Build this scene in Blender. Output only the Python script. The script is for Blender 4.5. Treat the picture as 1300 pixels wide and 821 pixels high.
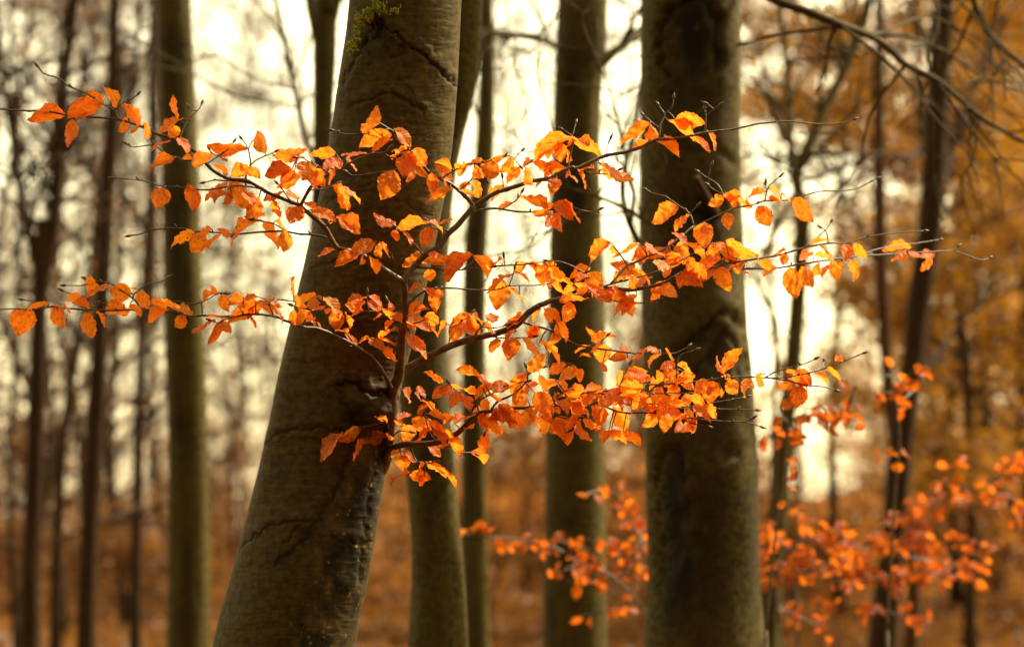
import bpy, math, random
import numpy as np
from mathutils import Matrix, Vector

# ------------------------------------------------------------------ scene, camera, sky, sun
scene = bpy.context.scene
for o in list(bpy.data.objects):
    bpy.data.objects.remove(o, do_unlink=True)
COL = scene.collection
PITCH = math.radians(3.0)
FOC = 1300 * 100.0 / 36.0                     # focal length in photograph pixels
CAM = np.array((0.0, 0.0, 1.6))
RIGHT = np.array((1.0, 0.0, 0.0))
UP = np.array((0.0, -math.sin(PITCH), math.cos(PITCH)))
FWD = np.array((0.0, math.cos(PITCH), math.sin(PITCH)))

cam = bpy.data.cameras.new('camera')
cam.lens = 100; cam.sensor_width = 36; cam.clip_start = 0.1; cam.clip_end = 3000
cam.dof.use_dof = True; cam.dof.focus_distance = 6.14; cam.dof.aperture_fstop = 2.9
cam_o = bpy.data.objects.new('camera', cam); COL.objects.link(cam_o)
cam_o.location = CAM; cam_o.rotation_euler = (math.pi / 2 + PITCH, 0, 0)
scene.camera = cam_o

SUN_AZ, SUN_EL = math.radians(62), math.radians(48)   # clockwise from +Y (view direction), above the horizon
SUN = np.array((math.sin(SUN_AZ) * math.cos(SUN_EL), math.cos(SUN_AZ) * math.cos(SUN_EL), math.sin(SUN_EL)))
world = bpy.data.worlds.new('World'); scene.world = world; world.use_nodes = True
nt = world.node_tree; nt.nodes.clear()
sky = nt.nodes.new('ShaderNodeTexSky'); sky.sky_type = 'NISHITA'; sky.sun_disc = False
sky.sun_elevation = SUN_EL; sky.sun_rotation = SUN_AZ
sky.air_density = 1.0; sky.dust_density = 1.0; sky.ozone_density = 1.0
hsv = nt.nodes.new('ShaderNodeHueSaturation'); hsv.inputs['Saturation'].default_value = 0.35
mul = nt.nodes.new('ShaderNodeMix'); mul.data_type = 'RGBA'; mul.blend_type = 'MULTIPLY'
mul.inputs[0].default_value = 1.0; mul.inputs[7].default_value = (1.0, 0.82, 0.46, 1)
bg = nt.nodes.new('ShaderNodeBackground'); bg.inputs['Strength'].default_value = 0.15
wo = nt.nodes.new('ShaderNodeOutputWorld')
nt.links.new(sky.outputs[0], hsv.inputs['Color']); nt.links.new(hsv.outputs[0], mul.inputs[6])
nt.links.new(mul.outputs[2], bg.inputs['Color']); nt.links.new(bg.outputs[0], wo.inputs[0])
sun = bpy.data.lights.new('sun', 'SUN'); sun.energy = 2.6; sun.angle = math.radians(0.6); sun.color = (1.0, 0.90, 0.74)
sun_o = bpy.data.objects.new('sun', sun); COL.objects.link(sun_o)
sun_o.rotation_euler = Vector(SUN).to_track_quat('Z', 'Y').to_euler()
vs = scene.view_settings
vs.view_transform = 'Standard'; vs.look = 'None'; vs.gamma = 1.0; vs.use_curve_mapping = False; vs.exposure = 1.98
scene.cycles.use_denoising = True
scene.cycles.max_bounces = 8; scene.cycles.transmission_bounces = 6
scene.cycles.sample_clamp_indirect = 6.0

# ------------------------------------------------------------------ helpers
rnd = random.Random(7)
def at(px, py, d):
    """the point seen at photograph pixel (px, py), d metres along the view"""
    return CAM + d * (FWD + RIGHT * ((px - 650) / FOC) + UP * ((410.5 - py) / FOC))
def pix(p):
    q = np.asarray(p) - CAM
    d = q @ FWD
    return 650 + FOC * (q @ RIGHT) / d, 410.5 - FOC * (q @ UP) / d, d
def mpp(d): return d / FOC                     # metres per photograph pixel at distance d

def spline(pts, n):
    """Catmull-Rom through rows of pts, n samples"""
    P = np.asarray(pts, float)
    if len(P) == 2:
        t = np.linspace(0, 1, n)[:, None]; return P[0] * (1 - t) + P[1] * t
    Q = np.vstack((2 * P[0] - P[1], P, 2 * P[-1] - P[-2]))
    u = np.linspace(0, len(P) - 1 - 1e-9, n); i = u.astype(int); t = (u - i)[:, None]
    a, b, c, d = Q[i], Q[i + 1], Q[i + 2], Q[i + 3]
    return 0.5 * (2 * b + (c - a) * t + (2 * a - 5 * b + 4 * c - d) * t ** 2 + (3 * b - a - 3 * c + d) * t ** 3)

class MB:
    """collects quads and triangles, builds ONE mesh object"""
    def __init__(s): s.v = []; s.q = []; s.t = []; s.n = 0
    def add(s, v, q=None, t=None):
        if q is not None and len(q): s.q.append(np.asarray(q) + s.n)
        if t is not None and len(t): s.t.append(np.asarray(t) + s.n)
        s.v.append(np.asarray(v, float)); s.n += len(v)
    def tube(s, pts, rad, k=6):
        P = np.asarray(pts, float); n = len(P); R = np.broadcast_to(np.asarray(rad, float), (n,))
        T = np.gradient(P, axis=0); T /= np.linalg.norm(T, axis=1)[:, None] + 1e-12
        ref = np.array((0.31, 0.92, 0.24)) if abs(T[0] @ np.array((0.31, 0.92, 0.24))) < 0.9 else np.array((1.0, 0, 0))
        A = np.cross(T, ref); A /= np.linalg.norm(A, axis=1)[:, None] + 1e-12
        B = np.cross(T, A)
        th = np.arange(k) * 2 * math.pi / k
        V = P[:, None] + R[:, None, None] * (A[:, None] * np.cos(th)[None, :, None] + B[:, None] * np.sin(th)[None, :, None])
        i = np.arange(n - 1)[:, None] * k; j = np.arange(k)[None]; j2 = (j + 1) % k
        q = np.stack((i + j, i + j2, i + k + j2, i + k + j), -1).reshape(-1, 4)
        b = n * k
        V = np.vstack((V.reshape(-1, 3), P[0], P[-1] + T[-1] * R[-1]))
        jj = np.arange(k); t = np.vstack((np.stack((jj, np.full(k, b), (jj + 1) % k), -1),
                                          np.stack((b - k + jj, b - k + (jj + 1) % k, np.full(k, b + 1)), -1)))
        s.add(V, q, t)
    def build(s, name, mat, parent=None, off=(0, 0, 0), smooth=True):
        V = np.vstack(s.v) - np.asarray(off)
        me = bpy.data.meshes.new(name)
        Q = np.vstack(s.q) if s.q else np.zeros((0, 4), int); T = np.vstack(s.t) if s.t else np.zeros((0, 3), int)
        me.vertices.add(len(V)); me.vertices.foreach_set('co', V.astype(np.float32).ravel())
        idx = np.concatenate((Q.ravel(), T.ravel())).astype(np.int32)
        me.loops.add(len(idx)); me.loops.foreach_set('vertex_index', idx)
        me.polygons.add(len(Q) + len(T))
        st = np.concatenate((np.arange(len(Q)) * 4, len(Q) * 4 + np.arange(len(T)) * 3)).astype(np.int32)
        me.polygons.foreach_set('loop_start', st)
        me.update(calc_edges=True)
        me.polygons.foreach_set('use_smooth', np.full(len(st), smooth, bool))
        me.materials.append(mat)
        return link(name, me, parent)

def link(name, me, parent=None):
    o = bpy.data.objects.new(name, me); COL.objects.link(o)
    if parent is not None: o.parent = parent
    return o
def thing(name, label, cat, loc, group=None):
    o = bpy.data.objects.new(name, None); COL.objects.link(o); o.location = loc
    o.empty_display_size = 0.2; o['label'] = label; o['category'] = cat
    if group: o['group'] = group
    return o

# ------------------------------------------------------------------ materials
def newmat(name):
    m = bpy.data.materials.new(name); m.use_nodes = True
    t = m.node_tree; t.nodes.clear()
    return m, t, t.nodes, t.links
def ramp(N, stops):
    r = N.new('ShaderNodeValToRGB'); e = r.color_ramp.elements
    while len(e) < len(stops): e.new(0.5)
    for x, (p, c) in zip(e, stops): x.position = p; x.color = (*c, 1)
    return r
def mixc(N, L, a, b, f, mode='MIX'):
    m = N.new('ShaderNodeMix'); m.data_type = 'RGBA'; m.blend_type = mode
    for s, v in ((m.inputs[6], a), (m.inputs[7], b), (m.inputs[0], f)):
        if isinstance(v, (int, float)): s.default_value = v
        elif isinstance(v, tuple): s.default_value = (*v, 1)
        else: L.new(v, s)
    return m.outputs[2]

def bark_mat(name, base, green, dark, wrinkle=1.0, stained=False, rough=0.75):
    m, t, N, L = newmat(name)
    tc = N.new('ShaderNodeTexCoord')
    mp = N.new('ShaderNodeMapping'); mp.inputs['Scale'].default_value = (16, 16, 75); L.new(tc.outputs['Object'], mp.inputs[0])
    n1 = N.new('ShaderNodeTexNoise'); n1.inputs['Scale'].default_value = 1.0; n1.inputs['Detail'].default_value = 6; n1.inputs['Distortion'].default_value = 0.6; L.new(mp.outputs[0], n1.inputs['Vector'])
    n2 = N.new('ShaderNodeTexNoise'); n2.inputs['Scale'].default_value = 5.0; n2.inputs['Detail'].default_value = 5; L.new(tc.outputs['Object'], n2.inputs['Vector'])
    n3 = N.new('ShaderNodeTexNoise'); n3.inputs['Scale'].default_value = 60.0; n3.inputs['Detail'].default_value = 4; L.new(tc.outputs['Object'], n3.inputs['Vector'])
    r2 = ramp(N, ((0.35, base), (0.62, green))); L.new(n2.outputs[0], r2.inputs[0])
    r1 = ramp(N, ((0.30, (0.84, 0.82, 0.8)), (0.55, (1, 1, 1)), (0.75, (1.1, 1.1, 1.08)))); L.new(n1.outputs[0], r1.inputs[0])
    r3 = ramp(N, ((0.32, (0.62, 0.6, 0.58)), (0.6, (1.15, 1.15, 1.12)))); L.new(n3.outputs[0], r3.inputs[0])
    c = mixc(N, L, r2.outputs[0], r1.outputs[0], 1.0, 'MULTIPLY')
    c = mixc(N, L, c, r3.outputs[0], 1.0, 'MULTIPLY')
    if stained:
        a = N.new('ShaderNodeVertexColor'); a.layer_name = 'stain'
        sp = N.new('ShaderNodeSeparateColor'); L.new(a.outputs[0], sp.inputs[0])
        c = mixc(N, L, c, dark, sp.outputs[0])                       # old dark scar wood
        mo = N.new('ShaderNodeMath'); mo.operation = 'MULTIPLY'; L.new(sp.outputs[1], mo.inputs[0])
        rm = ramp(N, ((0.42, (0, 0, 0)), (0.6, (1, 1, 1)))); L.new(n3.outputs[0], rm.inputs[0]); L.new(rm.outputs[0], mo.inputs[1])
        c = mixc(N, L, c, (0.085, 0.070, 0.006), mo.outputs[0])        # algae and moss film, also trunk edge glow put into the colour
        vo = N.new('ShaderNodeTexVoronoi'); vo.inputs['Scale'].default_value = 70; vo.inputs['Randomness'].default_value = 1
        L.new(tc.outputs['Object'], vo.inputs['Vector'])
        rv = ramp(N, ((0.16, (1, 1, 1)), (0.36, (0, 0, 0)))); L.new(vo.outputs['Distance'], rv.inputs[0])
        se = N.new('ShaderNodeSeparateColor'); L.new(vo.outputs['Color'], se.inputs[0])
        gt = N.new('ShaderNodeMath'); gt.operation = 'GREATER_THAN'; gt.inputs[1].default_value = 0.55; L.new(se.outputs[0], gt.inputs[0])
        m1 = N.new('ShaderNodeMath'); m1.operation = 'MULTIPLY'; L.new(rv.outputs[0], m1.inputs[0]); L.new(gt.outputs[0], m1.inputs[1])
        m2 = N.new('ShaderNodeMath'); m2.operation = 'MULTIPLY'; L.new(m1.outputs[0], m2.inputs[0]); L.new(sp.outputs[2], m2.inputs[1])
        m3 = N.new('ShaderNodeMath'); m3.operation = 'MULTIPLY'; L.new(m2.outputs[0], m3.inputs[0]); L.new(rm.outputs[0], m3.inputs[1])
        c = mixc(N, L, c, (0.17, 0.115, 0.014), m3.outputs[0])
        vb = N.new('ShaderNodeTexVoronoi'); vb.inputs['Scale'].default_value = 19; L.new(mixc(N, L, tc.outputs['Object'], n2.outputs['Color'], 0.06, 'LINEAR_LIGHT'), vb.inputs['Vector'])
        rb_ = ramp(N, ((0.10, (1, 1, 1)), (0.24, (0, 0, 0)))); L.new(vb.outputs['Distance'], rb_.inputs[0])
        sb = N.new('ShaderNodeSeparateColor'); L.new(vb.outputs['Color'], sb.inputs[0])
        gb = N.new('ShaderNodeMath'); gb.operation = 'GREATER_THAN'; gb.inputs[1].default_value = 0.74; L.new(sb.outputs[0], gb.inputs[0])
        mb_ = N.new('ShaderNodeMath'); mb_.operation = 'MULTIPLY'; L.new(rb_.outputs[0], mb_.inputs[0]); L.new(gb.outputs[0], mb_.inputs[1])
        mb2 = N.new('ShaderNodeMath'); mb2.operation = 'MULTIPLY'; mb2.inputs[1].default_value = 0.55; L.new(mb_.outputs[0], mb2.inputs[0])
        c = mixc(N, L, c, (0.085, 0.055, 0.012), mb2.outputs[0])         # round yellow lichens
    b1 = N.new('ShaderNodeBump'); b1.inputs['Strength'].default_value = 0.3 * wrinkle; b1.inputs['Distance'].default_value = 0.006; L.new(n1.outputs[0], b1.inputs['Height'])
    b2 = N.new('ShaderNodeBump'); b2.inputs['Strength'].default_value = 0.35 * wrinkle; b2.inputs['Distance'].default_value = 0.004; L.new(n3.outputs[0], b2.inputs['Height']); L.new(b1.outputs[0], b2.inputs['Normal'])
    p = N.new('ShaderNodeBsdfPrincipled'); p.inputs['Roughness'].default_value = rough; p.inputs['Specular IOR Level'].default_value = 0.1
    L.new(c, p.inputs['Base Color']); L.new(b2.outputs[0], p.inputs['Normal'])
    o = N.new('ShaderNodeOutputMaterial'); L.new(p.outputs[0], o.inputs[0])
    return m

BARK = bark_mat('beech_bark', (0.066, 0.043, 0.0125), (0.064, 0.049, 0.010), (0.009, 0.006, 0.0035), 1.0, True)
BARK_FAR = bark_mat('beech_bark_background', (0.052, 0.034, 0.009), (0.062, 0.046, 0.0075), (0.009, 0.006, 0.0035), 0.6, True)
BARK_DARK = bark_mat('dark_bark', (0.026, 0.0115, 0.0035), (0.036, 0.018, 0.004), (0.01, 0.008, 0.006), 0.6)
TWIG_FAR = bark_mat('background_twig', (0.055, 0.022, 0.007), (0.06, 0.028, 0.007), (0.01, 0.008, 0.006), 0.2)

def twig_mat():
    m, t, N, L = newmat('young_twig_bark')
    tc = N.new('ShaderNodeTexCoord')
    n = N.new('ShaderNodeTexNoise'); n.inputs['Scale'].default_value = 55; n.inputs['Detail'].default_value = 5; L.new(tc.outputs['Object'], n.inputs['Vector'])
    r = ramp(N, ((0.3, (0.036, 0.020, 0.007)), (0.55, (0.085, 0.053, 0.014)), (0.75, (0.17, 0.115, 0.030)))); L.new(n.outputs[0], r.inputs[0])
    b = N.new('ShaderNodeBump'); b.inputs['Strength'].default_value = 0.4; b.inputs['Distance'].default_value = 0.002; L.new(n.outputs[0], b.inputs['Height'])
    p = N.new('ShaderNodeBsdfPrincipled'); p.inputs['Roughness'].default_value = 0.5; p.inputs['Specular IOR Level'].default_value = 0.4
    L.new(r.outputs[0], p.inputs['Base Color']); L.new(b.outputs[0], p.inputs['Normal'])
    o = N.new('ShaderNodeOutputMaterial'); L.new(p.outputs[0], o.inputs[0])
    return m
TWIG = twig_mat()

def leaf_mat(name, c0, c1, trans, tmix=0.5, veins=True):
    m, t, N, L = newmat(name)
    oi = N.new('ShaderNodeObjectInfo')
    tint = oi.outputs['Color']
    r = ramp(N, ((0.0, c0), (1.0, c1)))
    if veins: L.new(oi.outputs['Random'], r.inputs[0])
    else:
        tc0 = N.new('ShaderNodeTexCoord'); n0 = N.new('ShaderNodeTexNoise'); n0.inputs['Scale'].default_value = 1.1; n0.inputs['Detail'].default_value = 3
        L.new(tc0.outputs['Object'], n0.inputs['Vector'])
        rr = N.new('ShaderNodeMapRange'); rr.inputs[1].default_value = 0.3; rr.inputs[2].default_value = 0.7
        L.new(n0.outputs[0], rr.inputs[0]); L.new(rr.outputs[0], r.inputs[0])
    c = mixc(N, L, r.outputs[0], tint, 1.0, 'MULTIPLY')
    tr = mixc(N, L, trans, tint, 1.0, 'MULTIPLY')
    p = N.new('ShaderNodeBsdfPrincipled'); p.inputs['Roughness'].default_value = 0.5; p.inputs['Specular IOR Level'].default_value = 0.28
    if veins:
        uv = N.new('ShaderNodeUVMap'); sx = N.new('ShaderNodeSeparateXYZ'); L.new(uv.outputs[0], sx.inputs[0])
        def math_(op, a, b=None):
            q = N.new('ShaderNodeMath'); q.operation = op
            for s, v in ((q.inputs[0], a), (q.inputs[1], b)):
                if v is None: continue
                if isinstance(v, (int, float)): s.default_value = v
                else: L.new(v, s)
            return q.outputs[0]
        au = math_('ABSOLUTE', math_('SUBTRACT', sx.outputs[0], 0.5))
        ph = math_('MULTIPLY', math_('SUBTRACT', sx.outputs[1], math_('MULTIPLY', au, 0.42)), 8.0)
        fr = math_('ABSOLUTE', math_('SUBTRACT', math_('FRACT', ph), 0.5))        # 0 on a side vein
        mid = math_('LESS_THAN', au, 0.022)
        side = math_('LESS_THAN', fr, 0.07)
        vein = math_('MAXIMUM', mid, math_('MULTIPLY', side, 0.55))
        ns = N.new('ShaderNodeTexNoise'); ns.inputs['Scale'].default_value = 6; ns.inputs['Detail'].default_value = 5
        ob = N.new('ShaderNodeTexCoord'); L.new(ob.outputs['Object'], ns.inputs['Vector'])
        rs = ramp(N, ((0.33, (0.62, 0.5, 0.42)), (0.5, (1, 1, 1)), (0.7, (1.12, 1.1, 1.05)))); L.new(ns.outputs[0], rs.inputs[0])
        c = mixc(N, L, c, rs.outputs[0], 1.0, 'MULTIPLY'); tr = mixc(N, L, tr, rs.outputs[0], 1.0, 'MULTIPLY')
        c = mixc(N, L, c, (0.66, 0.33, 0.12), math_('MULTIPLY', vein, 0.22))
        tr = mixc(N, L, tr, (0.55, 0.12, 0.008), math_('MULTIPLY', vein, 0.32))
        b = N.new('ShaderNodeBump'); b.inputs['Strength'].default_value = 0.22; b.inputs['Distance'].default_value = 0.01
        hh = math_('ADD', math_('MULTIPLY', fr, 1.0), math_('MULTIPLY', ns.outputs[0], 0.6)); L.new(hh, b.inputs['Height'])
        L.new(b.outputs[0], p.inputs['Normal'])
    L.new(c, p.inputs['Base Color'])
    tl = N.new('ShaderNodeBsdfTranslucent'); L.new(tr, tl.inputs['Color'])
    mx = N.new('ShaderNodeMixShader'); mx.inputs[0].default_value = tmix; L.new(p.outputs[0], mx.inputs[1]); L.new(tl.outputs[0], mx.inputs[2])
    o = N.new('ShaderNodeOutputMaterial'); L.new(mx.outputs[0], o.inputs[0])
    return m
LEAF = leaf_mat('beech_leaf', (0.66, 0.16, 0.016), (0.74, 0.23, 0.036), (1.0, 0.255, 0.014), 0.6)
LEAF_BG = leaf_mat('background_beech_leaf', (0.32, 0.11, 0.026), (0.46, 0.185, 0.042), (0.60, 0.25, 0.032), 0.5, False)
LEAF_GOLD = leaf_mat('golden_foliage', (0.22, 0.082, 0.010), (0.20, 0.115, 0.010), (0.42, 0.18, 0.010), 0.5, False)
LEAF_BROWN = leaf_mat('withered_foliage', (0.13, 0.055, 0.014), (0.20, 0.085, 0.018), (0.30, 0.12, 0.018), 0.4, False)

ADDED_SPRUCE = leaf_mat('added_spruce_needles', (0.014, 0.022, 0.008), (0.028, 0.036, 0.010), (0.02, 0.03, 0.008), 0.2, False)

def ground_mat():
    m, t, N, L = newmat('leaf_litter_ground')
    tc = N.new('ShaderNodeTexCoord')
    n = N.new('ShaderNodeTexNoise'); n.inputs['Scale'].default_value = 0.35; n.inputs['Detail'].default_value = 8; L.new(tc.outputs['Object'], n.inputs['Vector'])
    v = N.new('ShaderNodeTexVoronoi'); v.inputs['Scale'].default_value = 14; L.new(tc.outputs['Object'], v.inputs['Vector'])
    r = ramp(N, ((0.3, (0.060, 0.022, 0.005)), (0.55, (0.12, 0.045, 0.009)), (0.75, (0.16, 0.070, 0.014)))); L.new(n.outputs[0], r.inputs[0])
    rv = ramp(N, ((0.1, (1.15, 1.1, 1.0)), (0.8, (0.6, 0.55, 0.5)))); L.new(v.outputs['Distance'], rv.inputs[0])
    c = mixc(N, L, r.outputs[0], rv.outputs[0], 1.0, 'MULTIPLY')
    b = N.new('ShaderNodeBump'); b.inputs['Strength'].default_value = 0.6; b.inputs['Distance'].default_value = 0.03; L.new(v.outputs['Distance'], b.inputs['Height'])
    p = N.new('ShaderNodeBsdfPrincipled'); p.inputs['Roughness'].default_value = 0.9; p.inputs['Specular IOR Level'].default_value = 0.0; L.new(c, p.inputs['Base Color']); L.new(b.outputs[0], p.inputs['Normal'])
    o = N.new('ShaderNodeOutputMaterial'); L.new(p.outputs[0], o.inputs[0])
    return m
GROUND = ground_mat()
def moss_mat():
    m, t, N, L = newmat('moss')
    tc = N.new('ShaderNodeTexCoord'); n = N.new('ShaderNodeTexNoise'); n.inputs['Scale'].default_value = 90; L.new(tc.outputs['Object'], n.inputs['Vector'])
    r = ramp(N, ((0.35, (0.16, 0.19, 0.012)), (0.65, (0.42, 0.46, 0.03)))); L.new(n.outputs[0], r.inputs[0])
    p = N.new('ShaderNodeBsdfPrincipled'); p.inputs['Roughness'].default_value = 0.8; L.new(r.outputs[0], p.inputs['Base Color'])
    o = N.new('ShaderNodeOutputMaterial'); L.new(p.outputs[0], o.inputs[0])
    return m
MOSS = moss_mat()

# ------------------------------------------------------------------ ground
def hill(x, y):
    """a level floor that rises gently in the middle and far right and falls away into hollows on the left and right of centre"""
    x = np.asarray(x, float); y = np.asarray(y, float)
    sm = lambda e0, e1, v: (lambda t: t * t * (3 - 2 * t))(np.clip((v - e0) / (e1 - e0), 0, 1))
    u = np.clip(x / np.maximum(y, 8), -.3, .3)
    hollow = 1 - sm(-.085, -.045, u) + sm(.06, .085, u) * (1 - sm(.125, .15, u)) * .9
    s = sm(22, 102, y); far = np.clip((y - 140) / 200, 0, 1)
    z = s * 1.5 * (1 - hollow) * (1 - .6 * far) - 2.8 * hollow * sm(44, 96, y) - .03 * hollow * np.maximum(y - 90, 0)
    return z + (0.10 * np.sin(x * 0.31 + y * 0.17) + 0.07 * np.sin(y * 0.5 - x * 0.2)) * np.clip(y / 12, 0, 1)
def build_ground():
    xs = np.concatenate((np.linspace(-700, -45, 14), np.linspace(-40, 40, 81), np.linspace(45, 700, 14)))
    ys = np.concatenate((np.linspace(-150, -6, 10), np.linspace(-4, 160, 150), np.linspace(165, 1500, 24)))
    X, Y = np.meshgrid(xs, ys); Z = hill(X, Y)
    m = MB(); nx = len(xs)
    i, j = np.meshgrid(np.arange(len(ys) - 1), np.arange(nx - 1), indexing='ij'); k = (i * nx + j).ravel()
    m.add(np.stack((X, Y, Z), -1).reshape(-1, 3), np.stack((k, k + 1, k + nx + 1, k + nx), -1))
    o = m.build('ground', GROUND); o['kind'] = 'structure'; o['label'] = 'forest floor under rust brown fallen leaves'
build_ground()

# ------------------------------------------------------------------ trunks
def seg_dist(px, py, line):
    """distance to a polyline, and signed side (positive = above / left)"""
    best = np.full(px.shape, 1e9); side = np.zeros(px.shape)
    L = np.asarray(line, float)
    for a, b in zip(L[:-1], L[1:]):
        ab = b - a; t = np.clip(((px - a[0]) * ab[0] + (py - a[1]) * ab[1]) / (ab @ ab), 0, 1)
        dx = px - a[0] - t * ab[0]; dy = py - a[1] - t * ab[1]
        d = np.hypot(dx, dy); s = dx * ab[1] - dy * ab[0]
        u = d < best; best[u] = d[u]; side[u] = s[u]
    return best, np.sign(side)
def vnoise(x, y, seed):
    """cheap smooth value noise"""
    r = np.random.RandomState(seed).rand(64, 64)
    xi = np.floor(x).astype(int); yi = np.floor(y).astype(int); fx = x - xi; fy = y - yi
    fx = fx * fx * (3 - 2 * fx); fy = fy * fy * (3 - 2 * fy)
    g = lambda i, j: r[i % 64, j % 64]
    return (g(xi, yi) * (1 - fx) + g(xi + 1, yi) * fx) * (1 - fy) + (g(xi, yi + 1) * (1 - fx) + g(xi + 1, yi + 1) * fx) * fy

def gen_feats(prof, seed):
    rg = random.Random(seed); pr = sorted(prof); ys = [r[0] for r in pr]
    marks = []
    for _ in range(7):
        y = rg.uniform(0, 820); xl = np.interp(y, ys, [r[1] for r in pr]); xr = np.interp(y, ys, [r[2] for r in pr])
        marks.append((xl + (xr - xl) * rg.uniform(.1, .9), y, (xr - xl) * rg.uniform(.08, .28), rg.uniform(8, 40), rg.uniform(.4, .9)))
    def f(px, py, face):
        disp = np.zeros(px.shape); st = np.zeros(px.shape)
        jx = px + (vnoise(px / 9, py / 14, seed) - .5) * 9; jy = py + (vnoise(px / 12, py / 12, seed + 1) - .5) * 16
        for cx, cy, ax, ay, s in marks:
            g = np.exp(-(((jx - cx) / ax) ** 2 + ((jy - cy) / ay) ** 2) ** 1.3); st = np.maximum(st, s * g); disp -= .010 * g * s
        st = np.maximum(st, np.clip(vnoise(px / 14 + seed, py / 60, seed + 2) * 1.4 - .75, 0, .5))
        xl = np.interp(py, ys, [r[1] for r in pr]); xr = np.interp(py, ys, [r[2] for r in pr]); u = (px - xl) / (xr - xl)
        moss = np.clip(np.exp(-((u - .88) / .22) ** 2) * 1.0 + .35 * np.exp(-((u - .08) / .12) ** 2), 0, 1) * (.45 + .75 * vnoise(px / 30, py / 90, seed + 3))  # sunlit rim glow painted as olive stripes along the trunk edges
        return disp, (st, np.clip(moss, 0, 1), 0 * st)
    return f
def trunk(root, prof, D, mat, k=48, step=0.12, feats=None, top=7.0, flare=1.35, seed=0, stain_attr=False):
    """prof: rows (y, left x, right x) of the photograph; runs on to the ground below and past the frame above"""
    prof = sorted(prof, key=lambda r: -r[0])
    rows = []
    for y, xl, xr in prof:
        c = at((xl + xr) / 2, y, D); rows.append((*c, (xr - xl) / 2 * mpp(D)))
    rows = np.array(rows)
    lo = rows[0]; d = (rows[0] - rows[1]); d = d / abs(d[2])
    low = []
    zb = hill(lo[0], lo[1]) - 0.15
    h = lo[2] - zb
    for f in (1.0, 0.75, 0.45, 0.2, 0.08):
        z = zb + h * (1 - f) if False else zb + h * (1 - f)
    for f in (0.0, 0.12, 0.3, 0.6):
        z = zb + h * f; s = (lo[2] - z)
        low.append((lo[0] + d[0] * s * (0.5 + 0.5 * f), lo[1], z, lo[3] * (1 + (flare - 1) * (1 - f) ** 2.2 + 0.06 * (1 - f))))
    hi = rows[-1]; e = (rows[-1] - rows[-2]); e = e / abs(e[2])
    high = []
    for s in (0.5, 1.5, 3.5, top):
        high.append((hi[0] + e[0] * s * 0.7, hi[1], hi[2] + s, max(0.02, hi[3] * (1 - 0.085 * s))))
    R = np.array(low + rows.tolist() + high)
    # resample by height
    zs = [R[0, 2]]
    zv0, zv1 = rows[0, 2] - 0.1, rows[-1, 2] + 0.1
    while zs[-1] < R[-1, 2]:
        zs.append(zs[-1] + (step if zv0 < zs[-1] < zv1 else max(step, 0.15)))
    dense = spline(R, 600)
    zs = np.array(zs[:-1])
    C = np.stack([np.interp(zs, dense[:, 2], dense[:, i]) for i in (0, 1)] + [zs], -1); rad = np.interp(zs, dense[:, 2], dense[:, 3])
    th = np.arange(k) * 2 * math.pi / k
    n = len(zs)
    TH, ZZ = np.meshgrid(th, zs)
    lump = (vnoise(TH * 3 / math.pi * 2 + seed, ZZ * 2.3 + seed, 3 + seed) - 0.5) * 0.07
    # keep the lump periodic round the trunk
    w = np.clip((TH - 1.7 * math.pi) / (0.3 * math.pi), 0, 1)
    lump0 = (vnoise((TH - 2 * math.pi) * 3 / math.pi * 2 + seed, ZZ * 2.3 + seed, 3 + seed) - 0.5) * 0.07
    lump = lump * (1 - w) + lump0 * w
    Rr = rad[:, None] * (1 + lump)
    dirx, diry = np.cos(TH), np.sin(TH)
    V = np.stack((C[:, 0, None] + Rr * dirx, C[:, 1, None] + Rr * diry, ZZ), -1)
    stain = np.zeros((n, k, 4)); stain[..., 3] = 1
    feats = feats or gen_feats(prof, 50 + seed)
    if feats:
        px, py, dd = pix(V.reshape(-1, 3)); px = px.reshape(n, k); py = py.reshape(n, k)
        face = np.clip(-diry * 2.0, 0, 1)
        disp, st = feats(px, py, face)
        V[..., 0] += dirx * disp * face; V[..., 1] += diry * disp * face
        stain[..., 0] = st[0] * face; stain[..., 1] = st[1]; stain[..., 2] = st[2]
    m = MB()
    i, j = np.meshgrid(np.arange(n - 1), np.arange(k), indexing='ij'); j2 = (j + 1) % k
    q = np.stack((i * k + j, i * k + j2, (i + 1) * k + j2, (i + 1) * k + j), -1).reshape(-1, 4)
    m.add(V.reshape(-1, 3), q)
    o = m.build('trunk', mat, root, root.location)
    ca = o.data.color_attributes.new('stain', 'FLOAT_COLOR', 'POINT')
    ca.data.foreach_set('color', stain.astype(np.float32).ravel())
    return o, R

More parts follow.
